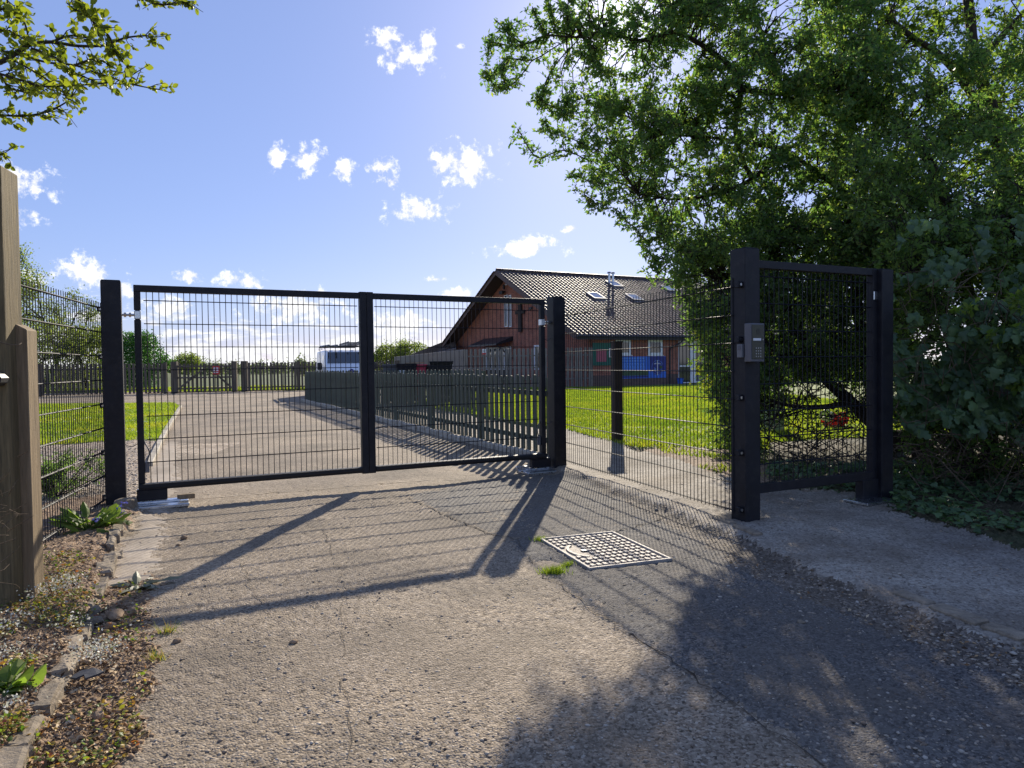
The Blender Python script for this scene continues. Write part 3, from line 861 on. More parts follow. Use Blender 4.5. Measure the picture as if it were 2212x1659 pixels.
# drive units under the gates: arm housing on the leaf, flush foundation box with a bright lid on the ground
def drive(s, sg, label, length=0.50, drop=True):
    c = PLC + GD * s
    z0 = max(hz(c.x, c.y), 0.0)
    t_ = empty('underground_gate_motor', (c.x, c.y, z0), label, 'gate motor', 'gate drive units at the foot of the gates')
    MB().box(c + ZUP * (z0 + 0.012) + GN * 0.05 + GD * sg * 0.02, (length, 0.30, 0.028), GD).build('lid', M['galv'], t_, bevel=0.004)
    MB().box(c + ZUP * (z0 + 0.036) + GD * sg * 0.02, (length * 0.72, 0.10, 0.022), GD).build('drive_arm', M['galv'], t_, bevel=0.006)
    MB().box(c + ZUP * (z0 + 0.102) - GD * sg * 0.03, (0.25, 0.075, 0.10), GD).build('arm_housing', M['black'], t_, bevel=0.006)
    MB().box(c + ZUP * (z0 + 0.058) + GD * sg * (length * 0.5), (0.15, 0.05, 0.045), GD).build('stop_bar', M['galv'] if not drop else M['timber2'], t_, bevel=0.004)
    MB().tube([c + ZUP * (z0 - 0.0) - GD * sg * 0.13, c + ZUP * (z0 + 0.16) - GD * sg * 0.13], 0.024, 10).build('pivot', M['bolt'], t_)
    return t_
drive(s0 + 0.14, 1, 'bright steel gate motor lid beside the left gate post')
drive(s1 - 0.10, -1, 'bright steel gate motor lid beside the right post of the double gate', 0.42, False)

# ---- mesh panel between the double gate and the pedestrian gate
FA, FB = PRC + GD * 0.075 - GN * 0.02, PPC - PD * 0.08 - PN * 0.03
fd = Vector(((FB - FA).x, (FB - FA).y, 0)).normalized()
fn = Vector((fd.y, -fd.x, 0))
mp_ = empty('mesh_fence_panel', (FA.x, FA.y, 0), 'black wire mesh fence panel between the double gate and the intercom post', 'fence', 'black wire mesh fence panels')
wire_panel(mp_, FA, FB, 0.10, 1.86, [0.12 + i * 0.2125 for i in range(9)], 0.052, above=0.03)
clamps(pp, PPC - PD * 0.092 + PN * 0.03, PD, PN, [1.83, 1.42, 0.985, 0.57, 0.14])
clamps(rp, PRC + GD * 0.088 - GN * 0.03, GD, GN, [1.7, 0.9, 0.3])

# ---- left mesh panel
LA, LB = PLC - GN * 0.02 - GD * 0.085, At(40, 830, 4.0)
LB = Vector((LB.x - 0.10, LB.y - 0.35, 0))
mp2 = empty('mesh_fence_panel', (LA.x, LA.y, 0), 'black wire mesh fence panel between the left timber post and the gate', 'fence', 'black wire mesh fence panels')
wire_panel(mp2, LA, LB, 0.05, 1.80, [0.10 + i * 0.2125 for i in range(9)], 0.052, above=0.05, rv=0.0032, rh=0.0048)
clamps(lp, PLC - GD * 0.088 + GN * 0.02, GD, GN, [1.79, 1.37, 0.94, 0.52, 0.12])

# ---- pedestrian gate
LP = (PQC - PPC).length
pg = empty('pedestrian_gate', (PQC.x, PQC.y, 0), 'black mesh pedestrian gate beside the keypad intercom, hedge behind it', 'gate')
ga, gb = PPC + PD * 0.078 - PN * 0.03, PQC - PD * 0.13 - PN * 0.0
gz0, gz1 = 0.235, 2.03
gd = Vector(((gb - ga).x, (gb - ga).y, 0)).normalized()
gn = Vector((gd.y, -gd.x, 0))
MB().bar(ga + ZUP * (gz1 - 0.03), gb + ZUP * (gz1 - 0.03), 0.06, 0.06).build('top_rail', M['black'], pg, bevel=0.004, seg=2)
MB().bar(ga + ZUP * (gz0 + 0.035), gb + ZUP * (gz0 + 0.035), 0.06, 0.07).build('bottom_rail', M['black'], pg, bevel=0.004, seg=2)
MB().box(gb + gd * 0.032 + ZUP * (gz0 + gz1) / 2, (0.06, 0.06, gz1 - gz0), gd).build('hinge_stile', M['black'], pg, bevel=0.004, seg=2)
MB().box(ga + gd * 0.012 + ZUP * ((gz0 + gz1) / 2) - gn * 0.006, (0.02, 0.045, gz1 - gz0 - 0.14), gd).build('latch_stile', M['black'], pg, bevel=0.003)
wire_panel(pg, ga + gd * 0.03, gb - gd * 0.005, gz0 + 0.05, gz1 - 0.05, [gz0 + 0.22 + i * 0.208 for i in range(8)], 0.0515)
hinge(pg, gb + gd * 0.032 + ZUP * 1.80, PQC - PD * 0.075 + ZUP * 1.80)
mt = empty('underground_gate_motor', (gb.x, gb.y, 0.05), 'dark gate motor block under the pedestrian gate with a pale lid', 'gate motor', 'gate drive units at the foot of the gates')
MB().box(gb + gd * -0.02 + ZUP * 0.15, (0.22, 0.085, 0.18), gd).build('arm_housing', M['black'], mt, bevel=0.006)
MB().box(gb + gd * -0.08 + gn * 0.06 + ZUP * 0.07, (0.36, 0.24, 0.022), gd).build('lid', M['galv'], mt, bevel=0.004)

# ---- intercom on its post
ic = PPC + PN * 0.075
C_ = ic - PD * 0.02 + PN * 0.036 + ZUP * 1.395
it = empty('keypad_intercom', (C_.x, C_.y, 1.25), 'dark grey keypad intercom with a white name slot mounted on the steel post', 'intercom')
iw, ih, idp = 0.138, 0.285, 0.064
MB().box(C_, (iw, idp, ih), PD).build('housing', M['intercom'], it, bevel=0.006, seg=2)
fc = C_ + PN * (idp / 2 + 0.003)
fp = MB().box(fc + ZUP * 0.004, (iw - 0.018, 0.006, ih - 0.03), PD).build('face_plate', M['face'], it, bevel=0.003)
fo = fc + PN * 0.004
for i in range(5):
    MB().box(fo + ZUP * (0.098 - i * 0.009), (0.036, 0.003, 0.003), PD).build('speaker_slot', M['plastic'], fp)
MB().box(fo + ZUP * 0.022 - PD * 0.012, (0.078, 0.004, 0.018), PD).build('name_slot', M['white'], it, bevel=0.001)
MB().tube([fo + ZUP * 0.022 + PD * 0.045, fo + ZUP * 0.022 + PD * 0.045 + PN * 0.004], 0.006, 10).build('call_button', M['key'], it)
MB().box(fo + ZUP * 0.004, (iw - 0.02, 0.002, 0.0025), PD).build('seam', M['plastic'], fp)
km = MB().box((0, 0, 0), (0.011, 0.005, 0.011), PD).mesh('key', M['key'], bevel=0.001)
for r in range(4):
    for c_ in range(3):
        link('key', km, it, fo + PD * (-0.022 + c_ * 0.022) + ZUP * (-0.042 - r * 0.0205))
lb = PPC - PD * 0.079 + PN * 0.045
bx = empty('exit_switch_box', (lb.x, lb.y, 1.28), 'small grey switch box on the side of the intercom post', 'switch box')
MB().box(lb + ZUP * 1.335 - PD * 0.014, (0.026, 0.05, 0.10), PD).build('case', M['greyplastic'], bx, bevel=0.005, seg=2)
MB().box(lb + ZUP * 1.36 - PD * 0.029, (0.004, 0.026, 0.03), PD).build('button', M['intercom'], bx, bevel=0.001)

# ------------------------------------------------------------------ left timber post with its stop rail
tb = G(-14, 1345)
tp = empty('timber_gate_post', (tb.x, tb.y, 0), 'thick weathered timber post with a lower stop rail and bolt at the left edge', 'post')
TD = Vector((0.97, 0.24, 0)).normalized()
tc1 = At(-12, 1000, 3.62)
MB().box((tc1.x, tc1.y, 1.10), (0.215, 0.20, 2.35), TD).build('post_shaft', M['timber'], tp, bevel=0.006, seg=2)
tc2 = At(56, 1000, 3.72)
z1_ = 1.50
hw = 0.044
dn = Vector((-TD.y, TD.x, 0))
pf = [tc2 - TD * hw - ZUP * tc2.z - ZUP * 0.1, tc2 + TD * hw - ZUP * tc2.z - ZUP * 0.1, tc2 + TD * hw + ZUP * (z1_ - 0.035 - tc2.z), tc2 + ZUP * (z1_ - 0.01 - tc2.z), tc2 - TD * hw + ZUP * (z1_ + 0.01 - tc2.z)]
MB().prism([p - dn * 0.06 for p in pf], dn * 0.13).build('stop_rail', M['timber2'], tp, bevel=0.004)
bp = At(18, 818, 3.62) - dn * 0.10
bp = Vector((bp.x, bp.y - 0.02, bp.z))
pk = MB().tube([bp + dn * 0.05, bp - dn * 0.035], 0.036, 10).build('bolt_recess', M['plastic'], tp)
MB().tube([bp + TD * 0.012, bp - dn * 0.06 + TD * 0.012], 0.016, 8).build('bolt', M['rubble'], pk, bevel=0.003)
wr = [At(-10, 735, 3.45), At(15, 743, 3.45), At(38, 745, 3.47), At(46, 741, 3.5)]
MB().tube(smooth_line(wr, 4), 0.003, 5).build('binding_wire', M['dead'], tp)

# ------------------------------------------------------------------ picket and board fences
def picket_mesh(name, w, d, h, mat, seed=0, top='round'):
    if top == 'round':
        prof = [(-w / 2, 0), (w / 2, 0), (w / 2, h - w * 0.35), (w * 0.3, h - w * 0.1), (0, h), (-w * 0.3, h - w * 0.1), (-w / 2, h - w * 0.35)]
    elif top == 'point':
        prof = [(-w / 2, 0), (w / 2, 0), (w / 2, h - w * 0.5), (0, h), (-w / 2, h - w * 0.5)]
    else:
        prof = [(-w / 2, 0), (w / 2, 0), (w / 2, h), (-w / 2, h)]
    return MB().prism([(x, -d / 2, z) for x, z in prof], (0, d, 0)).mesh(name, mat, bevel=0)


def fence(name, label, cat, A, B, pitch, w, h, mat, rails, post_every, post_w, z0=0.0, group=None, thick=0.02, top='round', post_h=None, side=1, rail_h=0.07, piece='picket', jit=0.008, posts_side=1):
    A, B = Vector((A[0], A[1], 0)), Vector((B[0], B[1], 0))
    d = (B - A); L = d.length; d = d / L
    n = Vector((d.y, -d.x, 0)) * side
    rz = math.atan2(d.y, d.x)
    f = empty(name, (A.x, A.y, z0), label, cat, group)
    ms = [picket_mesh(piece, w * k, thick, h, mat, top=top) for k in (1.0, 0.96, 1.03)]
    r = random.Random(int(L * 100))
    k = int(L / pitch)
    for i in range(k):
        p = A + d * ((i + 0.5) * pitch + r.uniform(-jit, jit)) + n * (0.032)
        link(piece, r.choice(ms), f, (p.x, p.y, z0 + 0.03 + r.uniform(-0.012, 0.012)), (0, r.gauss(0, 0.006), rz + r.gauss(0, 0.01)))
    for z in rails:
        MB().bar(A + ZUP * (z0 + z), B + ZUP * (z0 + z), 0.04, rail_h).build('rail', mat, f)
    m_ = max(1, int(round(L / post_every)))
    ph_ = post_h or h
    pm = MB().box((0, 0, ph_ / 2), (post_w, post_w, ph_), (1, 0, 0)).mesh('post', mat, bevel=0.006)
    for i in range(m_ + 1):
        p = A + d * (L * i / m_) - n * (post_w / 2 + 0.021) * posts_side
        link('post', pm, f, (p.x, p.y, z0), (0, 0, rz))
    return f


# green picket fence along the drive
gpf = fence('picket_fence', 'weathered grey green picket fence running along the right side of the drive', 'fence', PF0, PF1, 0.180, 0.100, 1.05, M['green'], [0.22, 0.84], 2.4, 0.09, 0.03, 'green picket fences', side=-1, thick=0.018)
# second green fence, beyond, round the bin yard
SB = At(1040, 800, 19.5)
fence('picket_fence', 'dark green picket fence in front of the wheelie bins and van', 'fence', (PF1.x + 0.3, PF1.y + 0.25), (SB.x, SB.y), 0.20, 0.115, 1.08, M['green'], [0.3, 0.86], 2.4, 0.10, 0.03, 'green picket fences', side=1)

# concrete kerb pieces under the first green fence
kr = random.Random(4)
kb = empty('concrete_kerb', (PF0.x, PF0.y, 0), 'pale worn concrete kerb stones along the foot of the green picket fence', 'kerb')
pn = Vector((-PFD.y, PFD.x, 0))      # left of the line = drive side
kl = (PF1 - PF0).length
i, s = 0, 0.0
while s < kl - 0.2:
    ln = kr.choice((0.9, 0.9, 0.6, 0.45))
    ln = min(ln, kl - s)
    c_ = PF0 + PFD * (s + ln / 2) + pn * (0.12 + kr.gauss(0, 0.008))
    MB().box((c_.x, c_.y, 0.02 + kr.gauss(0, 0.006)), (ln - 0.02, 0.11, 0.13), PFD).build('kerb_stone', M['kerb'], kb, bevel=0.015)
    s += ln

# kerb setts along the left bed
line = smooth_line([G(u, v) for u, v in [(262, 1118), (247, 1180), (226, 1258), (190, 1332), (165, 1405), (130, 1475), (92, 1545), (28, 1650), (-50, 1790)]], 14)
sr = random.Random(9)
se = empty('sett_kerb', (line[0].x, line[0].y, 0), 'row of old stone setts edging the flower bed on the left', 'kerb')
acc_, start = 0.0, 0
def sett(a, b, w, h, parent):
    d = (b - a); L = d.length; d = d / L
    m_ = MB(); c_ = (a + b) / 2
    m_.box((c_.x, c_.y, h / 2 - 0.06), (L - 0.012, w, h + 0.12), d)
    me = m_.mesh('sett', M['stone'], origin_of(parent), bevel=0.018, seg=2, smooth=False)
    for v_ in me.vertices: v_.co += Vector((sr.gauss(0, .005), sr.gauss(0, .005), sr.gauss(0, .005)))
    return link('sett', me, parent)
target = 0.19
for i in range(1, len(line)):
    if (line[i] - line[start]).length >= target or i == len(line) - 1:
        a, b = line[start].copy(), line[i].copy()
        sd = Vector((sr.gauss(0, 0.012), sr.gauss(0, 0.01), 0))
        sett(a + sd, b + sd, 0.085 + sr.gauss(0, 0.014), 0.048 + sr.gauss(0, 0.014), se)
        start = i; target = sr.uniform(0.15, 0.26)
b0 = G(272, 1106); b1 = G(300, 1098)
st_ = MB().box((b0.x, b0.y - 0.0, 0.055), (0.17, 0.15, 0.13), (1, 0.3, 0)).build('kerb_block', M['stone'], None, bevel=0.03, seg=2)
tag(st_, 'rounded stone block at the foot of the left gate post', 'stone')

# flat edging stones between footpath and road
es = empty('edging_stones', tuple(G(1940, 1297)), 'broken flat stone edging between the footpath and the road on the right', 'edging')
for (p, q, w) in [((1938, 1294), (2012, 1322), 0.075), ((2020, 1326), (2122, 1364), 0.10), ((2130, 1368), (2216, 1398), 0.09), ((2222, 1402), (2330, 1446), 0.09), ((1590, 1152), (1640, 1172), 0.07), ((1545, 1132), (1584, 1148), 0.07)]:
    a, b = G(*p), G(*q)
    d = b - a
    z = hz((a.x + b.x) / 2, (a.y + b.y) / 2)
    MB().box(((a.x + b.x) / 2, (a.y + b.y) / 2, z + 0.0), (d.length, w, 0.03), d).build('edging_stone', M['stone'], es, bevel=0.008)

# kerb of the left lawn
lk = empty('lawn_kerb', tuple(G(345, 958)), 'pale kerb stones along the corner of the left lawn', 'kerb')
ll = [G(u, v) for u, v in [(322, 1010), (334, 985), (346, 958), (358, 934), (372, 910), (390, 880)]]
for a, b in zip(ll[:-1], ll[1:]):
    k_ = max(1, int((b - a).length / 0.9))
    for i in range(k_):
        p, q = a.lerp(b, i / k_), a.lerp(b, (i + 1) / k_)
        MB().box(((p.x + q.x) / 2, (p.y + q.y) / 2, 0.025), ((q - p).length - 0.02, 0.09, 0.09), q - p).build('kerb_stone', M['kerb'], lk, bevel=0.012)

# manhole cover with raised studs
mq = [G(1172, 1168), G(1330, 1150), G(1446, 1214), G(1265, 1233)]
mz = 0.010
mc = sum(mq, Vector()) / 4
mo = empty('manhole_cover', (mc.x, mc.y, 0), 'square cast iron manhole cover with raised studs, set in the asphalt', 'manhole cover')
ax = ((mq[1] - mq[0]) + (mq[2] - mq[3])) / 2
W_ = ax.length; ax = ax.normalized(); ay = Vector((-ax.y, ax.x, 0))
H_ = abs(((mq[0] - mq[3]) + (mq[1] - mq[2])).dot(ay)) / 2
W_, H_ = W_, H_
def mpnt(a, b, z=0.0): return mc + ax * a + ay * b + ZUP * z
MB().hexa(mpnt(0, 0, mz - 0.02), ax * (W_ / 2 - 0.02), ay * (H_ / 2 - 0.02), ZUP * 0.016).build('cover_plate', M['irondirt'], mo)
for (a, b, la, lb_) in ((0, H_ / 2 - 0.010, W_ / 2, 0.010), (0, -H_ / 2 + 0.010, W_ / 2, 0.010), (W_ / 2 - 0.010, 0, 0.010, H_ / 2 - 0.0201), (-W_ / 2 + 0.010, 0, 0.010, H_ / 2 - 0.0201)):
    MB().hexa(mpnt(a, b, mz - 0.022), ax * la, ay * lb_, ZUP * 0.030).build('rim', M['iron'], mo, bevel=0.003)
nx_, ny_ = 12, 11
sx_, sy_ = (W_ - 0.07) / nx_, (H_ - 0.07) / ny_
stud = MB().hexa((0, 0, 0), ax * sx_ * 0.33, ay * sy_ * 0.30, ZUP * 0.004).mesh('stud', M['iron'], bevel=0.002)
for i in range(nx_):
    for j in range(ny_):
        a, b = -W_ / 2 + 0.035 + sx_ * (i + 0.5), -H_ / 2 + 0.035 + sy_ * (j + 0.5)
        if (i - 2) ** 2 + (j - 5) ** 2 < 6 and i < 3: continue
        link('stud', stud, mo, mpnt(a, b, mz + 0.002))
kp = MB()
arc = [mpnt(-W_ / 2 + 0.12 + 0.10 * (1 - math.cos(t)) - 0.06, 0.16 * math.sin(t), mz) for t in np.linspace(-1.2, 1.2, 10)]
for a, b in zip(arc[:-1], arc[1:]): kp.bar(a, b, 0.022, 0.010)
kp.build('name_arc', M['iron'], mo)
MB().hexa(mpnt(-W_ / 2 + 0.17, 0.0, mz), ax * 0.03, ay * 0.018, ZUP * 0.005).build('lifting_slot', M['plastic'], mo)

# grey board fence in front of the brick building, and its far run
GA, GB_, GC_ = At(1279, 800, 37.6), At(1006, 800, 38.4), At(852, 800, 66)
fence('board_fence', 'tall grey weathered board fence standing in front of the brick gable', 'fence', GA, GB_, 0.235, 0.150, 2.12, M['greyboard'], [0.5, 1.1, 1.75], 2.4, 0.11, 0.0, 'tall grey board fences', side=-1, top='round', piece='board', thick=0.022)
fence('board_fence', 'tall grey board fence receding behind the bins', 'fence', GB_, GC_, 0.245, 0.19, 2.12, M['greyboard'], [0.5, 1.1, 1.75], 2.4, 0.11, 0.0, 'tall grey board fences', side=-1, piece='board', thick=0.022)
sp = At(1178.5 * 1.0, 1, 1)
sgp = At((1180 + 158 * 0.1929) / 1.1573, (660 + 1138 * 0.1929) / 1.1573, 37.45)
sg = empty('warning_sign', tuple(sgp), 'small white and red warning sign on the grey board fence', 'sign')
fdv = Vector(((GA - GB_).x, (GA - GB_).y, 0)).normalized()
fnv = Vector((fdv.y, -fdv.x, 0))
MB().box(sgp + ZUP * 0.0 + fnv * 0.02, (0.20, 0.012, 0.30), fdv).build('plate', M['signwhite'], sg)
MB().box(sgp + ZUP * -0.10 + fnv * 0.03, (0.19, 0.006, 0.09), fdv).build('red_panel', M['red'], sg)
for z in (0.02, 0.06):
    MB().box(sgp + ZUP * z + fnv * 0.029, (0.13, 0.004, 0.018), fdv).build('text_line', M['greyplastic'], sg)

# far fence of round-topped pales with a pair of timber gates
FA_, FB2, FC2, FD2 = G(-60, 860), G(357, 850), G(527, 846), G(862, 837)
fence('pale_fence', 'weathered pale fence along the far side of the road, left of the red sign', 'fence', FA_, FB2, 0.188, 0.105, 1.55, M['fargrey'], [0.22, 1.32], 2.9, 0.16, 0.0, 'weathered pale fences along the far road', side=1, top='flat', piece='pale', post_h=1.62)
fence('pale_fence', 'weathered pale fence along the far side of the road, right of the timber gates', 'fence', FC2, FD2, 0.188, 0.105, 1.55, M['fargrey'], [0.22, 1.32], 2.9, 0.16, 0.0, 'weathered pale fences along the far road', side=1, top='flat', piece='pale', post_h=1.62)


def field_gate(A, B, label, brace_up):
    A, B = Vector((A.x, A.y, 0)), Vector((B.x, B.y, 0))
    d = (B - A); L = d.length; d = d / L
    g = empty('field_gate', (A.x, A.y, 0), label, 'gate', 'timber gates in the far fence')
    pm = picket_mesh('pale', 0.105, 0.02, 1.50, M['fargrey'], top='flat')
    n = int(L / 0.19)
    rz = math.atan2(d.y, d.x)
    for i in range(n):
        p = A + d * ((i + 0.5) * L / n)
        link('pale', pm, g, (p.x, p.y, 0.05), (0, 0, rz))
    nn = Vector((d.y, -d.x, 0)) * 0.04
    for z in (0.22, 0.80, 1.40):
        MB().bar(A + nn + ZUP * z, B + nn + ZUP * z, 0.045, 0.09).build('rail', M['fargrey'], g)
    a, b = (A, B) if brace_up else (B, A)
    MB().bar(a + nn * 2.1 + ZUP * 0.2, b + nn * 2.1 + ZUP * 1.4, 0.04, 0.10).build('brace', M['fargrey'], g)
    return g


def at_line(u, A, B):
    d = ray(u, 800); t_ = Vector((d.x, d.y)); AB = Vector(((B - A).x, (B - A).y))
    s = (A.x * t_.y - A.y * t_.x) / (AB.y * t_.x - AB.x * t_.y)
    return Vector((A.x + AB.x * s, A.y + AB.y * s, 0))
g1, g2, g3 = at_line(384, FA_, FD2), at_line(447, FA_, FD2), at_line(500, FA_, FD2)
field_gate(g1, g2, 'left timber field gate in the far pale fence', True)
field_gate(g2 + (g3 - g2) * 0.02, g3, 'right timber field gate carrying the red sign', False)
for u_, w_, lab in ((378, 0.30, 'thick pale gate post left of the timber field gates'), (507, 0.26, 'thick pale gate post right of the red sign'), (529, 0.32, 'thick dark gate post at the end of the far pale fence')):
    p = at_line(u_, FA_, FD2)
    o = MB().box((p.x, p.y - 0.05, 0.83), (w_, w_, 1.66), (1, 0.1, 0)).build('timber_post', M['fargrey'] if u_ < 529 else M['darkpost'], None, bevel=0.01)
    tag(o, lab, 'post', 'gate posts in the far fence')
p = at_line(469, FA_, FD2)
rs = empty('red_sign', (p.x, p.y - 0.14, 1.0), 'red warning sign with white print on the far timber gate', 'sign')
MB().box((p.x, p.y - 0.14, 1.18), (0.36, 0.012, 0.44), (1, 0.1, 0)).build('plate', M['red'], rs)
for (dx, dz, w_, h_) in ((-0.075, 0.11, 0.10, 0.07), (0.075, 0.11, 0.10, 0.07), (-0.075, -0.01, 0.10, 0.07), (0.075, -0.01, 0.10, 0.07), (0, -0.12, 0.24, 0.04)):
    MB().box((p.x + dx, p.y - 0.152 + dx * 0.1, 1.18 + dz), (w_, 0.006, h_), (1, 0.1, 0)).build('print', M['signwhite'], rs)

# single dark post behind the mesh panel
dp = G(1334, 962)
dpo = empty('timber_post', (dp.x, dp.y, 0), 'dark timber post standing at the lawn edge behind the mesh panel', 'post')
MB().box((dp.x, dp.y, 0.80), (0.135, 0.135, 1.56), (1, 0.25, 0)).build('post_shaft', M['darkpost'], dpo, bevel=0.008)
MB().box((dp.x, dp.y, 1.584), (0.16, 0.16, 0.022), (1, 0.25, 0)).build('cap', M['darkpost'], dpo, bevel=0.004)
MB().box((dp.x - 0.10, dp.y - 0.02, 1.42), (0.035, 0.02, 0.14), (1, 0.25, 0)).build('latch_plate', M['signwhite'], dpo, bevel=0.003)
MB().box((dp.x - 0.095, dp.y - 0.033, 1.41), (0.016, 0.01, 0.09), (1, 0.25, 0)).build('latch_slot', M['plastic'], dpo)
# pale marker board and green box behind the hedge
wp = At(1583, 880, 12.5)
o = MB().box((wp.x, wp.y, 0.52), (0.09, 0.03, 0.86), (1, 0.2, 0)).build('marker_board', M['greyplastic'], None, bevel=0.004)
tag(o, 'narrow pale grey board standing on the lawn behind the intercom post', 'board')
gx = At(1668, 940, 12.0)
gbx = empty('utility_box', (gx.x, gx.y, 0.05), 'pale green utility box on the lawn behind the pedestrian gate', 'utility box')
mt_gb = simple('pale_green_box', (0.30, 0.38, 0.26), 0.6)
MB().box((gx.x, gx.y, 0.40), (0.30, 0.24, 0.68), (1, 0.1, 0)).build('cabinet', mt_gb, gbx, bevel=0.01)
MB().box((gx.x, gx.y, 0.757), (0.34, 0.28, 0.03), (1, 0.1, 0)).build('lid', mt_gb, gbx, bevel=0.006)
rb = At(1795, 917, 12.6)
bag = empty('plastic_bag', (rb.x, rb.y, 0.06), 'crumpled red and white plastic bag lying on the lawn behind the hedge', 'bag')
def blob(name, c, r, mat, seed, parent):
    bm = bmesh.new(); bmesh.ops.create_icosphere(bm, subdivisions=3, radius=1)
    rr = np.random.default_rng(seed)
    off = origin_of(parent)
    for v_ in bm.verts:
        k_ = 1 + 0.35 * (vnoise(v_.co.x * 3 + seed, v_.co.y * 3 + v_.co.z * 2.3, seed) - 0.5) * 2
        v_.co = Vector((v_.co.x * r[0] * k_ + c[0] - off.x, v_.co.y * r[1] * k_ + c[1] - off.y, v_.co.z * r[2] * k_ + c[2] - off.z))
    me = bpy.data.meshes.new(name); bm.to_mesh(me); bm.free(); me.materials.append(mat)
    return link(name, me, parent)
mrd = leaf_mat('red_film', [(0.5, 0.05, 0.035), (0.55, 0.08, 0.05)], 0.45, tcol=(1.2, 0.8, 0.8))
blob('red_part', (rb.x, rb.y, 0.19), (0.14, 0.12, 0.13), mrd, 3, bag); blob('red_part', (rb.x + 0.20, rb.y, 0.22), (0.10, 0.09, 0.12), mrd, 5, bag)
blob('white_part', (rb.x - 0.12, rb.y - 0.08, 0.30), (0.10, 0.09, 0.10), M['petal'], 7, bag)

# ------------------------------------------------------------------ brick building
PX = 1 / 1.15732                       # photo pixels (2560 wide) to the 2212-wide scale
ALPHA = R(28.0)
BA = Vector((math.cos(ALPHA), math.sin(ALPHA), 0))       # along the ridge, to the right and away
BB = Vector((-math.sin(ALPHA), math.cos(ALPHA), 0))      # across, away from the viewer
EV = At(1442 * PX, 838 * PX, 38.4)
ZE = EV.z
EV = Vector((EV.x, EV.y, 0))
TR = 9.6
apex_d = ray(1242 * PX, 676 * PX)
AP = EV + BB * TR
ZR = CAM_H + apex_d.z / apex_d.y * AP.y
OH, OE = 1.0, 0.40
def BP(s, t, z): return EV + BA * s + BB * t + ZUP * z
slope = math.atan2(ZR - ZE, TR)
RL = 24.0
bld = empty('brick_building', tuple(BP(OH, OE, 0)), 'red brick gabled building with a cross on the wall and dark tiled roof', 'building')


def wall(name, poly, o, d, n, mat, parent, thick=0.25):
    """upright wall: POLY in (along, height) metres, front face at O, going inwards by THICK"""
    k = len(poly)
    off = origin_of(parent)
    P = [o + d * x + ZUP * z for x, z in poly]
    vs = [p - off for p in P] + [p - n * thick - off for p in P]
    fs = [tuple(range(k)), tuple(range(k, 2 * k))[::-1]] + [(i, k + i, k + (i + 1) % k, (i + 1) % k) for i in range(k)]
    me = bpy.data.meshes.new(name)
    me.from_pydata([tuple(v_) for v_ in vs], [], fs)
    uvl = me.uv_layers.new(name='wall')
    for lp_ in me.loops:
        v_ = me.vertices[lp_.vertex_index].co + off - o
        uvl.data[lp_.index].uv = (Vector(v_).dot(d) + Vector(v_).dot(n), v_.z)
    bm = bmesh.new(); bm.from_mesh(me); bmesh.ops.recalc_face_normals(bm, faces=bm.faces)
    bmesh.ops.triangulate(bm, faces=[f for f in bm.faces if len(f.verts) > 4]); bm.to_mesh(me); bm.free()
    me.materials.append(mat)
    return link(name, me, parent)


ZW = ZE + math.tan(slope) * OE - 0.16
# long front wall and gable
Wf = wall('front_wall', [(0, 0.62), (RL - OH, 0.62), (RL - OH, ZW), (0, ZW)], BP(OH, OE, 0), BA, -BB, M['brick'], bld)
wall('plinth', [(0, -0.4), (RL - OH, -0.4), (RL - OH, 0.618), (0, 0.618)], BP(OH, OE - 0.012, 0), BA, -BB, M['plinth'], bld)
tl = 2 * TR - OE
Wg = wall('gable_wall', [(OE, -0.4), (tl, -0.4), (tl, ZW), (TR, ZR - 0.22), (OE, ZW)], BP(OH - 0.004, 0, 0), BB, -BA, M['brick'], bld)
# roof deck
rf = empty('roof', tuple(BP(0, TR, ZR)))
rf.parent = bld
rf.location = BP(0, TR, ZR) - origin_of(bld)
def rp(s, r, lift=0.0, far=False):
    """point on a roof slope: S along, R up the slope from the eave"""
    t = r * math.cos(slope); z = ZE + r * math.sin(slope)
    n = (-BB * math.sin(slope) + ZUP * math.cos(slope))
    p = BP(s, t, z) + n * lift
    if far:
        p = BP(s, 2 * TR - t, z) + (BB * math.sin(slope) + ZUP * math.cos(slope)) * lift
    return p
RS = TR / math.cos(slope)
def slab(name, far, mat, parent):
    m_ = MB()
    P = [rp(0, 0, -0.02, far), rp(RL, 0, -0.02, far), rp(RL, RS, -0.02, far), rp(0, RS, -0.02, far)]
    n = -(rp(0, 0, 1, far) - rp(0, 0, 0, far)) * 0.12
    return m_.prism(P, n).build(name, mat, parent)
slab('roof_deck', False, M['soffit'], rf)
slab('roof_deck', True, M['soffit'], rf)
# tiles
TW, TG = 0.30, 0.318
TL = TG + 0.055
prof = [(0.0, 0.0), (0.045, 0.048), (0.085, 0.048), (0.125, 0.002), (0.215, 0.0), (0.30, 0.004)]
qv = BB * math.cos(slope) + ZUP * math.sin(slope)
nv = -BB * math.sin(slope) + ZUP * math.cos(slope)
def tile_geo():
    vs, fs = [], []
    for (x, z) in prof: vs.append(BA * x + nv * (z + 0.050))                       # lower edge, raised
    for (x, z) in prof: vs.append(BA * x + qv * TL + nv * (z + 0.004))             # upper edge
    for (x, z) in prof: vs.append(BA * x + nv * (z + 0.002))                       # underside of the lower edge
    k = len(prof)
    for i in range(k - 1):
        fs.append((i, i + 1, k + i + 1, k + i)); fs.append((2 * k + i, 2 * k + i + 1, i + 1, i))
    fs.append((0, k, 2 * k)); fs.append((k - 1, 3 * k - 1, 2 * k - 1))
    return vs, fs
tvs, tfs = tile_geo()
tme = bpy.data.meshes.new('roof_tile'); tme.from_pydata([tuple(v_) for v_ in tvs], [], tfs); tme.materials.append(M['tile']); tme.update()
rest = MB()
trd = random.Random(3)
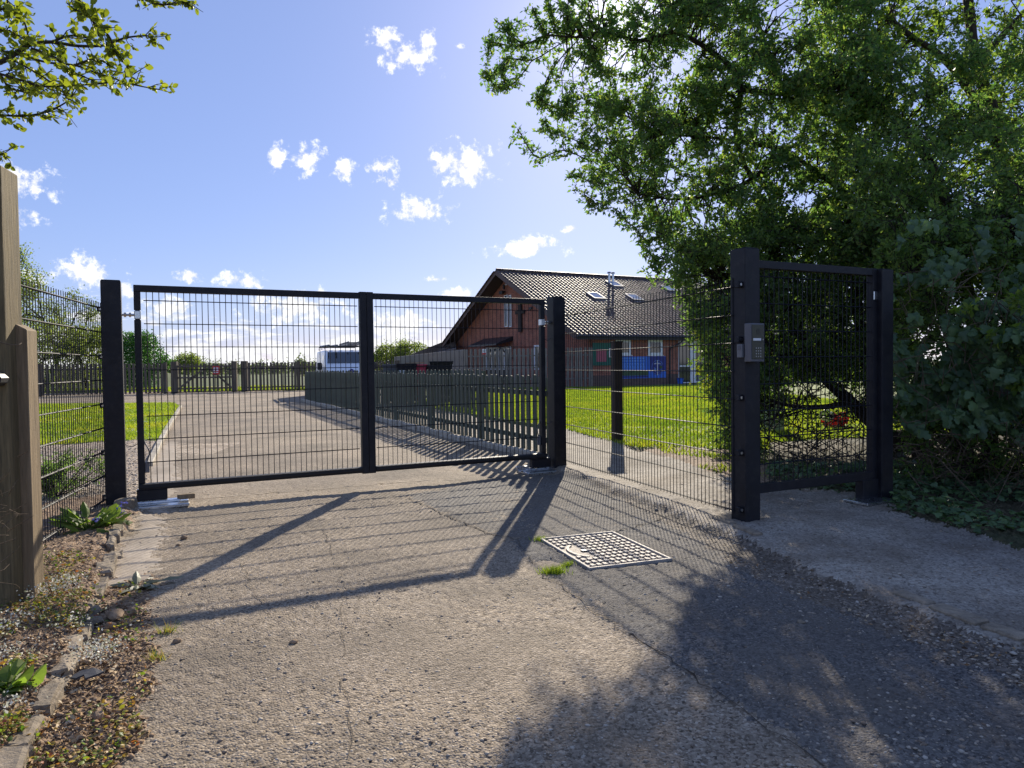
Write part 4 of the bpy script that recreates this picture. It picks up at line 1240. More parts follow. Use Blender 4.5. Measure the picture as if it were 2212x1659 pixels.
ncol, ncrs = 50, int(RS / TG)
for r in range(ncrs):
    for c_ in range(ncol):
        base = rp(-0.02 + c_ * TW, r * TG - 0.03, 0.0) + nv * trd.gauss(0, 0.003) + qv * trd.gauss(0, 0.004)
        if r < 8 and c_ < 37:
            link('roof_tile', tme, rf, base, (trd.gauss(0, 0.006), trd.gauss(0, 0.006), 0))
        else:
            rest.add([base + v_ for v_ in tvs], tfs)
o = rest.build('roof_tiles', M['tile'], rf); o['kind'] = 'stuff'
# far slope tiles edge, ridge tiles, verge, bargeboards, soffit, gutter
for c_ in range(int(15 / 0.45)):
    p = rp(0.02 + c_ * 0.45, RS, 0.05)
    MB().tube([p, p + BA * 0.44], 0.105, 8).build('ridge_tile', M['tile'], rf)
for far in (False, True):
    m_ = MB()
    P = [rp(-0.03, -0.02, 0.0, far), rp(-0.03, RS, 0.0, far), rp(-0.03, RS + (0.0), -0.26, far), rp(-0.03, 0.1, -0.26, far)]
    m_.prism(P, BA * 0.028).build('bargeboard', M['bargeboard'], rf)
    P = [rp(0.0, 0, -0.17, far), rp(OH, 0, -0.17, far), rp(OH, RS, -0.17, far), rp(0.0, RS, -0.17, far)]
    m_ = MB().prism(P, ZUP * 0.015).build('verge_soffit', M['soffit'], rf)
vt = MB()
for r in range(int(RS / 0.318)):
    p0_, p1_ = rp(-0.04, r * TG, 0.022, True), rp(-0.04, r * TG + TL, 0.004, True)
    vt.bar(p0_, p1_, 0.16, 0.035, up=nv)
vt.build('verge_tiles', M['tile'], rf)
MB().tube([BP(-0.02, -0.07, ZE - 0.05), BP(RL, -0.07, ZE - 0.05)], 0.062, 8).build('gutter', M['gutter'], bld)
MB().bar(BP(0, 0.015, ZE - 0.12), BP(RL, 0.015, ZE - 0.12), 0.03, 0.20).build('fascia', M['gutter'], bld)
MB().prism([BP(0.03, 0.03, ZE - 0.21), BP(RL, 0.03, ZE - 0.21), BP(RL, OE, ZE - 0.21), BP(0.03, OE, ZE - 0.21)], ZUP * 0.012).build('eaves_soffit', M['soffit'], bld)


def hit(px, py, o, n):
    d = ray(px * PX, py * PX); c0 = Vector((0, 0, CAM_H))
    return c0 + d * ((o - c0).dot(n) / d.dot(n))
FO, GO = BP(OH, OE, 0), BP(OH, 0, 0)
def FW(px, py):
    p = hit(px, py, FO, BB); return (p - FO).dot(BA), p.z
def GW(px, py):
    p = hit(px, py, GO, BA); return (p - GO).dot(BB), p.z
def fbox(s0, s1, z0, z1, depth, out=0.0):
    """box on the front wall, standing proud of it by OUT..OUT+DEPTH"""
    c_ = FO + BA * (s0 + s1) / 2 - BB * (out + depth / 2) + ZUP * (z0 + z1) / 2
    return MB().hexa(c_, BA * (s1 - s0) / 2, BB * depth / 2, ZUP * (z1 - z0) / 2)
def gbox(t0, t1, z0, z1, depth, out=0.0):
    c_ = GO + BB * (t0 + t1) / 2 - BA * (out + depth / 2) + ZUP * (z0 + z1) / 2
    return MB().hexa(c_, BB * (t1 - t0) / 2, BA * depth / 2, ZUP * (z1 - z0) / 2)
def framed(boxf, a0, a1, z0, z1, fw, parent, name='window', mat='white', glass='glass'):
    m_ = MB()
    w = boxf(a0, a1, z0, z1, 0.02, 0.004).build(name, M[glass], parent)
    for q in ((a0, a1, z1 - fw, z1), (a0, a1, z0, z0 + fw), (a0, a0 + fw, z0 + fw + .001, z1 - fw - .001), (a1 - fw, a1, z0 + fw + .001, z1 - fw - .001)):
        boxf(*q, 0.05, 0.006).build('frame', M[mat], w)
    return w
def fr(px0, py0, px1, py1):
    s0_, z1_ = FW(px0, py0); s1_, z0_ = FW(px1, py1); return s0_, s1_, z0_, z1_
def gr(px0, py0, px1, py1):
    t0_, z1_ = GW(px1, (py0)); t1_, z0_ = GW(px0, (py1))
    _, z1b = GW((px0 + px1) / 2, py0); _, z0b = GW((px0 + px1) / 2, py1)
    return min(t0_, t1_), max(t0_, t1_), z0b, z1b

zr3 = lambda x, y: (1460 + x * 0.1537, 820 + y * 0.1537)
def f3(x0, y0, x1, y1): return fr(*zr3(x0, y0), *zr3(x1, y1))
for (x0, x1) in ((505, 757), (1035, 1268)):
    a0, a1, z0, z1 = f3(x0, 195, x1, 437)
    w = framed(fbox, a0, a1, z0, z1, 0.13, bld)
    fbox(a0 - 0.06, a1 + 0.06, z0 - 0.06, z0 - 0.001, 0.09, 0.005).build('sill', M['white'], w)
# doorway with a side light
a0, a1, z0, z1 = f3(1528, 205, 2050, 905)
z0 = 0.05
am_ = f3(1725, 205, 1785, 900)
d1 = framed(fbox, a0, am_[0], z0, z1, 0.06, bld, 'side_light')
fbox(a0 + 0.061, am_[0] - 0.061, z0 + 0.98, z0 + 1.06, 0.04, 0.008).build('transom', M['white'], d1)
fbox(am_[0] + .002, am_[1], z0, z1, 0.07, 0.004).build('door_post', M['white'], bld)
d2 = framed(fbox, am_[1] + .002, a1, z0, z1, 0.10, bld, 'door')
fbox(am_[1] + .105, a1 - 0.105, z0 + 0.101, z0 + 0.45, 0.03, 0.026).build('kick_panel', M['greyplastic'], d2)
fbox(am_[0] + .03, am_[0] + 0.07, z0 + 1.15, z0 + 1.35, 0.03, 0.075).build('handle', M['plastic'], d2)
# drain pipe
p_ = [FO + BA * FW(*zr3(x, y))[0] + ZUP * FW(*zr3(x, y))[1] - BB * o_ for x, y, o_ in ((1525, 205, 0.38), (1520, 240, 0.3), (1395, 325, 0.09), (1385, 370, 0.07), (1385, 930, 0.07))]
MB().tube(p_, 0.045, 8).build('drain_pipe', M['gutter'], bld)
# hanging board and poster
a0, a1, z0, z1 = f3(130, 240, 455, 608)
nb_ = empty('notice_board', tuple(FO + BA * a0), 'dark green notice board with a red poster on the brick wall', 'notice board')
fbox(a0, a1, z0, z1, 0.03, 0.02).build('board', M['greenboard'], nb_)
b0_, b1_, y0_, y1_ = f3(190, 345, 360, 548)
fbox(b0_, b1_, y0_, y1_, 0.006, 0.053).build('poster', M['poster'], nb_)
# banner
a0, a1, z0, z1 = f3(592, 464, 1330, 806)
bn = empty('banner', tuple(FO + BA * a0), 'long blue banner with pale lettering and a round cross badge on the brick wall', 'banner')
sc_ = (a1 - a0) / 738.0; sz = (z1 - z0) / 342.0
def bb(x0, y0, x1, y1): return a0 + (x0 - 592) * sc_, a0 + (x1 - 592) * sc_, z1 - (y1 - 464) * sz, z1 - (y0 - 464) * sz
fbox(a0, a1, z0, z1, 0.012, 0.02).build('sheet', M['blue'], bn)
fbox(*bb(1060, 470, 1329, 700), 0.003, 0.033).build('navy_panel', M['navy'], bn)
fbox(*bb(600, 690, 1036, 765), 0.003, 0.033).build('picture_strip', M['bannergreen'], bn)
fbox(*bb(600, 768, 1036, 795), 0.003, 0.033).build('navy_strip', M['navy'], bn)
lr = random.Random(12)
for row, (y, h_) in enumerate(((482, 26), (524, 24), (568, 15), (590, 15), (612, 15), (634, 15), (656, 15))):
    x = 612
    while x < 975:
        w_ = lr.uniform(16, 46)
        fbox(*bb(x, y, min(x + w_, 980), y + h_ * 0.8), 0.002, 0.0325).build('lettering', M['pale'], bn)
        x += w_ + 10
cx_, cz_ = (bb(1185, 0, 1185, 0)[0]), z1 - (640 - 464) * sz
cB = FO + BA * cx_ + ZUP * cz_ - BB * 0.0375
def ring(r0, r1, mat, name, lift):
    m_ = MB(); k = 28
    vs, fs = [], []
    for i in range(k):
        a = 2 * math.pi * i / k
        for r in (r0, r1):
            vs.append(cB - BB * lift + BA * math.cos(a) * r * sc_ + ZUP * math.sin(a) * r * sz * 1.18)
    for i in range(k):
        j = (i + 1) % k
        fs.append((2 * i, 2 * i + 1, 2 * j + 1, 2 * j))
    m_.add(vs, fs); return m_.build(name, mat, bn)
ring(0.5, 104, M['navy'], 'badge_disc', 0.0); ring(93, 97, M['pale'], 'badge_ring', 0.002); ring(64, 68, M['pale'], 'badge_ring', 0.002)
fbox(*bb(1180, 528, 1190, 765), 0.002, 0.041).build('badge_cross', M['signwhite'], bn)
fbox(*bb(1130, 577, 1240, 587), 0.002, 0.0435).build('badge_cross_arm', M['signwhite'], bn)
fbox(*bb(1215, 615, 1262, 660), 0.002, 0.041).build('badge_emblem', M['bannergreen'], bn)
fbox(*bb(1132, 640, 1140, 685), 0.002, 0.041).build('badge_letter', M['pale'], bn); fbox(*bb(1150, 650, 1158, 690), 0.002, 0.041).build('badge_letter', M['pale'], bn)
# blue bucket
bq = FO + BA * f3(1465, 850, 1550, 930)[0] - BB * 0.55
bk = empty('blue_tub', (bq.x, bq.y, 0.05), 'small blue tub on the ground by the white door', 'tub')
MB().tube([bq + ZUP * 0.05, bq + ZUP * 0.36], [0.16, 0.20], 14).build('body', M['blue'], bk)
MB().tube([bq + ZUP * 0.355, bq + ZUP * 0.385], [0.215, 0.215], 14).build('rim', M['navy'], bk)

# gable details
z2 = lambda x, y: (1180 + x * 0.1929, 660 + y * 0.1929)
def g2_(x0, y0, x1, y1): return gr(*z2(x0, y0), *z2(x1, y1))
for (x0, x1) in ((428, 468), (488, 514)):
    framed(gbox, *g2_(x0, 402, x1, 818), 0.055, bld, 'slit_window')
cr = empty('wall_cross', tuple(GO + BB * g2_(635, 520, 636, 880)[0] + ZUP * 3), 'large dark wooden cross fixed on the brick gable', 'cross')
gbox(*g2_(616, 522, 655, 880), 0.09, 0.03).build('upright', M['darkpost'], cr)
gbox(*g2_(577, 604, 692, 648), 0.08, 0.045).build('cross_arm', M['darkpost'], cr)
fl = GO + BB * g2_(430, 360, 431, 361)[0] + ZUP * g2_(430, 360, 431, 365)[3]
fL = empty('floodlight', tuple(fl), 'twin floodlight high on the brick gable', 'floodlight')
MB().bar(fl, fl - BA * 0.25, 0.05, 0.05).build('bracket', M['plastic'], fL)
MB().hexa(fl - BA * 0.28 - ZUP * 0.06, BA * 0.10, BB * 0.22, ZUP * 0.11).build('lamp_head', M['plastic'], fL, bevel=0.02)
MB().hexa(fl - BA * 0.28 + ZUP * 0.28 - BB * 0.35, BA * 0.07, BB * 0.05, ZUP * 0.16).build('sensor', M['plastic'], fL, bevel=0.02)
gbox(*g2_(748, 560, 786, 590), 0.10, 0.0).build('wall_lamp', M['plastic'], bld, bevel=0.02)
gbox(*g2_(432, 258, 458, 276), 0.06, 0.0).build('alarm_box', M['signwhite'], bld, bevel=0.01)
# porch canopy with a glazed door under it
a0, a1, z0, z1 = g2_(160, 985, 530, 1060)
can = MB()
P = [GO + BB * a0 + ZUP * (z1 + 0.12), GO + BB * a1 + ZUP * (z1 - 0.30), GO + BB * a1 + ZUP * (z1 - 0.42) - BA * 0, GO + BB * a0 + ZUP * z0]
MB().prism([GO + BB * a0 + ZUP * (z1 + 0.18), GO + BB * a0 - BA * 1.25 + ZUP * (z1 - 0.32), GO + BB * a0 - BA * 1.25 + ZUP * (z1 - 0.42), GO + BB * a0 + ZUP * (z1 - 0.12)], BB * (a1 - a0)).build('porch_roof', M['gutter'], bld)
MB().bar(GO + BB * (a0 + 0.1) - BA * 1.1 + ZUP * (z1 - 0.45), GO + BB * (a0 + 0.1) + ZUP * (z1 - 1.3), 0.08, 0.08).build('porch_bracket', M['soffit'], bld)
a0, a1, z0, z1 = g2_(195, 1075, 515, 1700)
for i in range(4):
    w_ = (a1 - a0) / 4
    q_ = framed(gbox, a0 + i * w_ + 0.01, a0 + (i + 1) * w_ - 0.01, 0.95, z1, 0.12, bld, 'porch_window')
    gbox(a0 + i * w_ + 0.01, a0 + (i + 1) * w_ - 0.01, 0.05, 0.94, 0.03, 0.004).build('porch_panel', M['gutter'], q_)
a0, a1, z0, z1 = g2_(815, 1050, 910, 1370)
framed(gbox, a0, a1, z0, z1, 0.11, bld, 'window')
a0, a1, z0, z1 = g2_(1000, 1060, 1025, 1370)
framed(gbox, a0, a1, z0, z1, 0.09, bld, 'window')

# skylights and flues
RN = nv
def RPt(px, py):
    p = hit(px, py, rp(0, 0), RN); return (p - rp(0, 0)).dot(BA), (p - rp(0, 0)).dot(qv)
for (px, py) in ((1489, 742.5), (1585, 746), (1535, 712.5), (1672, 724)):
    s_, r_s = RPt(px, py)
    c_ = rp(s_, r_s, 0.075)
    sk = MB().hexa(c_, BA * 0.36, qv * 0.46, RN * 0.035).build('skylight', M['skyglass'], bld)
    for (da, dq, la, lq) in ((0, 0.50, 0.44, 0.045), (0, -0.50, 0.44, 0.045), (0.405, 0, 0.045, 0.4545), (-0.405, 0, 0.045, 0.4545)):
        MB().hexa(c_ + BA * da + qv * dq + RN * 0.012, BA * la, qv * lq, RN * 0.045).build('skylight_frame', M['lead'], sk)
    MB().hexa(c_ - qv * 0.66 - RN * 0.04, BA * 0.46, qv * 0.11, RN * 0.012).build('flashing', M['lead'], sk)
for (px, py, py1) in ((1523, 707, 681), (1532.5, 708, 682)):
    s_, r_s = RPt(px, py)
    b_ = rp(s_, r_s, 0.0)
    h_ = (py - py1) / 1775 * b_.y - 0.04
    fu = MB().tube([b_, b_ + ZUP * h_], 0.085, 10).build('flue', M['galv'], bld)
    MB().tube([b_ + ZUP * (h_ - 0.02), b_ + ZUP * (h_ + 0.07)], [0.14, 0.12], 10).build('cowl', M['lead'], fu)
# lower wing to the left
A_, B_ = At(1137 * PX, 845 * PX, 57), At(1029 * PX, 887 * PX, 60)
wing = MB().prism([A_, B_, B_ - ZUP * 0.12 + Vector((0.2, -2.2, -0.1)), A_ + Vector((0.6, -6.5, -1.0))], (0, 0, -0.10)).build('wing_roof', M['tile'], bld)
MB().prism([A_ + Vector((0.2, -2, -0.9)), B_ + Vector((0.2, -1, -0.35)), Vector((B_.x + .2, B_.y - 1, -0.2)), Vector((A_.x + .2, A_.y - 2, -0.2))], (0.05, 0.3, 0)).build('wing_wall', M['plinth'], bld)
for i in range(10):
    a = A_.lerp(A_ + Vector((0.6, -6.5, -1.0)), i / 10); b = B_.lerp(B_ + Vector((0.2, -2.2, -0.22)), i / 10)
    MB().bar(a + ZUP * 0.03, b + ZUP * 0.03, 0.12, 0.03).build('wing_tile_course', M['tile'], bld)

# ------------------------------------------------------------------ white van
vx = At(757, 790, 28.8)
van_o = Vector((vx.x, vx.y, 0))
vth = R(20.5)
VF = Vector((math.sin(vth), -math.cos(vth), 0))      # forwards, towards the viewer
VL = Vector((-VF.y, VF.x, 0))                        # van's left (viewer's right)
van = empty('parked_van', tuple(van_o), 'white panel van with ladders on its roof rack, parked behind the green fence', 'van')
def VP(x, y, z): return van_o + VF * (x - 0.4) + VL * y + ZUP * z
prof = [(0.62, 0.32), (0.66, 0.62), (0.60, 1.00), (0.42, 1.19), (-0.22, 1.39), (-0.98, 1.91), (-1.2, 1.98), (-4.55, 1.98), (-4.68, 1.85), (-4.72, 0.34)]
half = lambda z: 0.96 if z < 1.3 else 0.96 - (z - 1.3) * 0.17
mvan = MB()
n_ = len(prof)
vs = [VP(x, half(z) * (0.93 if x > 0.5 else 1), z) for x, z in prof] + [VP(x, -half(z) * (0.93 if x > 0.5 else 1), z) for x, z in prof]
mvan.add(vs, [tuple(range(n_)), tuple(range(n_, 2 * n_))[::-1]] + [(i, n_ + i, n_ + (i + 1) % n_, (i + 1) % n_) for i in range(n_)])
body = mvan.build('body', M['vanpaint'], van, bevel=0.07, seg=3)
for p in body.data.polygons: p.use_smooth = True
ws = [(-0.26, 1.425), (-0.93, 1.88)]
dn_ = Vector((0, 0, 0)) + VF * 0.66 + ZUP * 0.75; dn_.normalize()
q = [VP(ws[0][0], 0.84, ws[0][1]), VP(ws[0][0], -0.84, ws[0][1]), VP(ws[1][0], -0.74, ws[1][1]), VP(ws[1][0], 0.74, ws[1][1])]
MB().prism([p + dn_ * 0.004 for p in q], dn_ * 0.012).build('windscreen', M['glass'], van)
for s in (1, -1):
    off_ = VL * s
    q = [VP(-0.50, s * half(1.40) , 1.40), VP(-0.98, s * half(1.76), 1.76), VP(-1.62, s * half(1.78), 1.78), VP(-1.62, s * half(1.36), 1.36)]
    MB().prism([p + off_ * 0.004 for p in q], off_ * 0.01).build('side_window', M['glass'], van)
    dr = MB().prism([VP(-0.45, s * half(.5), .5) + off_ * 0.002, VP(-0.45, s * half(1.2), 1.2) + off_ * 0.002, VP(-1.66, s * half(1.2), 1.2) + off_ * 0.002, VP(-1.66, s * half(.5), .5) + off_ * 0.002], off_ * 0.008).build('door', M['vanpaint'], van)
    MB().box(VP(-1.5, s * 0.985, 1.05), (0.16, 0.03, 0.035), VF).build('handle', M['plastic'], dr)
    MB().hexa(VP(-0.55, s * 1.12, 1.30), VF * 0.07, VL * 0.09, ZUP * 0.15).build('wing_mirror', M['plastic'], van, bevel=0.03)
    MB().hexa(VP(0.585, s * 0.66, 0.98), VF * 0.05, VL * 0.17, ZUP * 0.12).build('headlight', M['glass'], van, bevel=0.03)
    for x in (-0.28, -3.7):
        w = MB().tube([VP(x, s * 0.78, 0.34), VP(x, s * 0.97, 0.34)], 0.34, 20).build('wheel', M['rubber'], van)
        MB().tube([VP(x, s * 0.96, 0.34), VP(x, s * 0.985, 0.34)], 0.20, 14).build('rim', M['galv'], w)
MB().hexa(VP(0.62, 0, 0.46), VF * 0.06, VL * 0.90, ZUP * 0.13).build('bumper', M['plastic'], van, bevel=0.03)
MB().hexa(VP(0.625, 0, 0.80), VF * 0.03, VL * 0.42, ZUP * 0.08).build('grille', M['plastic'], van, bevel=0.01)
MB().tube([VP(0.52, 0.02, 1.09), VP(0.57, 0.02, 1.095)], 0.09, 14).build('bonnet_badge', M['navy'], van)
for s in (1, -1):
    wpp = [VP(-0.30, s * 0.1, 1.42), VP(-0.38, s * 0.55, 1.48)]
    MB().tube([p + dn_ * 0.03 for p in wpp], 0.012, 5).build('wiper', M['plastic'], van)
for x in (-1.35, -2.6, -3.9):
    MB().tube([VP(x, -0.82, 2.03), VP(x, -0.82, 2.16), VP(x, 0.82, 2.16), VP(x, 0.82, 2.03)], 0.022, 6).build('rack_bar', M['plastic'], van)
for y in (-0.72, -0.38):
    MB().tube([VP(-0.75, y, 2.16), VP(-4.3, y, 2.21)], 0.05, 8).build('pipe_carrier', M['greyplastic'], van, bevel=0)
ldr = empty('ladder', tuple(VP(-2.5, 0.4, 2.2)), 'aluminium ladders lying on the roof rack of the white van', 'ladder')
for k_, (y, z) in enumerate(((0.10, 2.21), (0.56, 2.21), (0.14, 2.30), (0.60, 2.30))):
    MB().bar(VP(-1.0, y, z + 0.02), VP(-4.2, y, z), 0.03, 0.07).build('stile', M['lead'], ldr)
for i in range(11):
    for z in (2.215, 2.305):
        MB().tube([VP(-1.1 - i * 0.28, 0.10, z), VP(-1.1 - i * 0.28, 0.60, z)], 0.016, 6).build('rung', M['lead'], ldr)

# ------------------------------------------------------------------ bins
def bin_(u, w, Y, h, mat, label, lidmat=None, dep=0.7, yaw=0.12):
    c_ = At(u, 800, Y); c_ = Vector((c_.x, c_.y, 0))
    d = Vector((math.cos(yaw), math.sin(yaw), 0)); n = Vector((d.y, -d.x, 0))
    b = empty('wheelie_bin', tuple(c_), label, 'bin', 'bins lined up in the yard')
    k = 0.80
    lo = [c_ + d * sx * w / 2 * k + n * sy * dep / 2 * k + ZUP * 0.10 for sx, sy in ((-1, -1), (1, -1), (1, 1), (-1, 1))]
    hi = [c_ + d * sx * w / 2 + n * sy * dep / 2 + ZUP * (h - 0.09) for sx, sy in ((-1, -1), (1, -1), (1, 1), (-1, 1))]
    MB().add(lo + hi, [(3, 2, 1, 0), (4, 5, 6, 7), (0, 1, 5, 4), (1, 2, 6, 5), (2, 3, 7, 6), (3, 0, 4, 7)]).build('bin_body', mat, b, bevel=0.025, seg=2)
    MB().box(c_ + ZUP * (h - 0.105), (w + 0.05, dep + 0.05, 0.04), d).build('bin_rim', mat, b, bevel=0.01)
    a0_, a1_ = c_ - d * (w / 2 + 0.03), c_ + d * (w / 2 + 0.03)
    pr = [n * -(dep / 2 + 0.03) + ZUP * (h - 0.082), n * -(dep / 2 + 0.03) + ZUP * (h - 0.035), n * (dep / 2 + 0.05) + ZUP * (h - 0.035), n * (dep / 2 + 0.05) + ZUP * (h - 0.082)]
    MB().prism([a0_ + q_ for q_ in pr], a1_ - a0_).build('lid', lidmat or mat, b, bevel=0.015)
    MB().tube([a0_ - n * (dep / 2 + 0.06) + ZUP * (h - 0.05), a1_ - n * (dep / 2 + 0.06) + ZUP * (h - 0.05)], 0.018, 6).build('handle', lidmat or mat, b)
    for s in (-1, 1):
        MB().tube([c_ + d * s * w * 0.33 - n * dep * 0.34 + ZUP * 0.1 - d * 0.025, c_ + d * s * w * 0.33 - n * dep * 0.34 + ZUP * 0.1 + d * 0.025], 0.10, 12).build('wheel', M['rubber'], b)
    return b, c_, d, n
Mgb = simple('grey_bin', (0.12, 0.125, 0.13), 0.8, spec=0.15, var=0.05)
Mbb = simple('black_bin', (0.022, 0.022, 0.026), 0.8, spec=0.15, var=0.05)
bin_(848, 0.60, 23.6, 1.36, Mgb, 'grey wheelie bin at the left end of the bin row')
b, c_, d, n = bin_(879, 0.62, 23.2, 1.38, Mbb, 'black wheelie bin with a white label, left of the red bin')
MB().box(c_ - d * 0.16 + n * 0.345 + ZUP * 0.98, (0.22, 0.012, 0.30), d).build('label_sticker', M['signwhite'], b)
bin_(907, 0.42, 23.3, 1.35, M['redbin'], 'red wheelie bin between two dark bins', dep=0.6)
bin_(930, 0.36, 23.6, 1.34, Mgb, 'narrow grey wheelie bin right of the red bin', dep=0.6)
bin_(953, 0.70, 23.0, 1.44, Mbb, 'large black bin at the right end of the bin row', dep=0.8)
cb0 = At(896, 800, 23.5)
o = MB().box((cb0.x, cb0.y, 1.365), (0.62, 0.35, 0.022), (1, 0.15, 0)).build('cardboard_sheet', M['cardboard'], None)
tag(o, 'flattened tan cardboard lying on top of the bins', 'cardboard')

# ------------------------------------------------------------------ vegetation builders
def unit(a): return a / np.maximum(np.linalg.norm(a, axis=-1, keepdims=True), 1e-9)


def leaves(P, D, L, r, wid=0.5, shape='d', up=0.5, fold=0.12):
    """verts and triangles of leaves at P pointing along D with lengths L"""
    n = len(P)
    D = unit(D)
    N = r.normal(size=(n, 3)); N[:, 2] += up
    N = unit(N - D * np.sum(N * D, -1, keepdims=True))
    S = np.cross(D, N)
    L = L[:, None]
    w = L * wid * 0.5
    if shape == 'd':
        V_ = np.stack([P, P + D * L * 0.45 + S * w + N * L * fold, P + D * L, P + D * L * 0.45 - S * w + N * L * fold], 1)
        f = np.array([(0, 1, 2), (0, 2, 3)])
    else:
        V_ = np.stack([P, P + D * L * .28 + S * w * .85 + N * L * fold, P + D * L * .65 + S * w * .85 + N * L * fold * .7, P + D * L - N * L * 0.08,
                       P + D * L * .65 - S * w * .85 + N * L * fold * .7, P + D * L * .28 - S * w * .85 + N * L * fold], 1)
        f = np.array([(0, 1, 5), (1, 2, 5), (5, 2, 4), (2, 3, 4)])
    k = V_.shape[1]
    F_ = f[None] + (np.arange(n) * k)[:, None, None]
    return V_.reshape(-1, 3), F_.reshape(-1, 3)


def twigs(P0, P1, r0, r1):
    """three-sided tapered rods"""
    n = len(P0)
    T = unit(P1 - P0)
    a = np.where(np.abs(T[:, 2:3]) < 0.9, np.array([[0, 0, 1.0]]), np.array([[1.0, 0, 0]]))
    S = unit(np.cross(T, a)); Q = np.cross(T, S)
    vs = []
    for P_, rr in ((P0, r0), (P1, r1)):
        for k in range(3):
            an = 2 * math.pi * k / 3
            vs.append(P_ + (S * math.cos(an) + Q * math.sin(an)) * np.asarray(rr).reshape(-1, 1))
    V_ = np.stack(vs, 1)
    f = np.array([(0, 1, 4), (0, 4, 3), (1, 2, 5), (1, 5, 4), (2, 0, 3), (2, 3, 5)])
    return V_.reshape(-1, 3), (f[None] + (np.arange(n) * 6)[:, None, None]).reshape(-1, 3)


def join(parts):
    V_, F_, b = [], [], 0
    for v_, f_ in parts:
        V_.append(v_); F_.append(f_ + b); b += len(v_)
    return np.concatenate(V_), np.concatenate(F_)


def obj_np(name, V_, F_, mat, parent, smooth=False):
    off = np.array(origin_of(parent)) if parent is not None else np.zeros(3)
    return link(name, np_mesh(name, V_ - off, F_, mat, smooth), parent)


def uvY(u, v, Y):
    """arrays of world points for picture places u, v at depth Y"""
    m_ = np.array(CM3)
    d = np.stack([(u - 1106.0) / F, -(v - 829.5) / F, -np.ones_like(u)], -1) @ m_.T
    return np.array([0, 0, CAM_H]) + d * (Y / d[:, 1])[:, None]


def clumps(poly, n, Yf, r, hole=None):
    """clump centres inside a crown region; Yf(u, v, rand) gives the depth"""
    us = [p[0] for p in poly]; vs = [p[1] for p in poly]
    out_u, out_v = [], []
    while len(out_u) < n:
        u = r.uniform(min(us), max(us), 4000); v = r.uniform(min(vs), max(vs), 4000)
        k = in_poly(u, v, poly)
        if hole is not None: k &= ~(hole(u, v) > r.uniform(0, 1, 4000))
        out_u += list(u[k]); out_v += list(v[k])
    u, v = np.array(out_u[:n]), np.array(out_v[:n])
    return uvY(u, v, Yf(u, v, r.uniform(0, 1, n)))


def foliage(C, rad, nt, nl, L, r, shape='d', wid=0.5, up=0.5, droop=0.1):
    """twigs and leaves of clumps centred on C"""
    n = len(C)
    c = np.repeat(C, nt, 0)
    dr = unit(r.normal(size=(n * nt, 3)) + np.array([0, 0, -droop]))
    rr = rad * np.repeat(r.uniform(0.6, 1.45, (n, 1)), nt, 0) * r.uniform(0.25, 1.2, (n * nt, 1))
    P0 = c + r.normal(size=c.shape) * rad * 0.12
    P1 = P0 + dr * rr
    tw = twigs(P0, P1, np.full(len(P0), 0.0045), np.full(len(P0), 0.0018))
    t_ = r.uniform(0.15, 1.0, (len(P0), nl))
    P = (P0[:, None] + (P1 - P0)[:, None] * t_[..., None]).reshape(-1, 3) + r.normal(size=(len(P0) * nl, 3)) * 0.015
    D = np.repeat(dr, nl, 0) * 0.6 + r.normal(size=P.shape) * 0.8
    Ls = L * r.uniform(0.42, 1.45, len(P))
    return tw, leaves(P, D, Ls, r, wid, shape, up)


def linkers(C, stems, r, r0=0.012, r1=0.005, k=3):
    """thin branches from the nearest stem point to each clump"""
    S = np.array([tuple(p) for s in stems for p in s])
    d = ((C[:, None] - S[None]) ** 2).sum(-1)
    ok_ = d.min(1) < 0.9; C = C[ok_]; d = d[ok_]
    Q = S[d.argmin(1)]
    mid1 = Q + (C - Q) * 0.35 + np.array([0, 0, 0.10]) * np.linalg.norm(C - Q, axis=1, keepdims=True) + r.normal(size=C.shape) * 0.08
    mid2 = Q + (C - Q) * 0.7 + np.array([0, 0, 0.08]) * np.linalg.norm(C - Q, axis=1, keepdims=True) + r.normal(size=C.shape) * 0.06
    n = len(C)
    a = twigs(Q, mid1, np.full(n, r0), np.full(n, r0 * .8))
    b = twigs(mid1, mid2, np.full(n, r0 * .8), np.full(n, r0 * .6))
    c = twigs(mid2, C, np.full(n, r0 * .6), np.full(n, r1))
    return join([a, b, c])


def limb(pts, r0, r1, k=6):
    P = smooth_line(pts, k)
    n = len(P)
    wob = random.Random(n * 7 + int(r0 * 1000))
    rs = [(r0 + (r1 - r0) * i / (n - 1)) * wob.uniform(0.92, 1.08) for i in range(n)]
    return P, rs


r = np.random.default_rng(42)

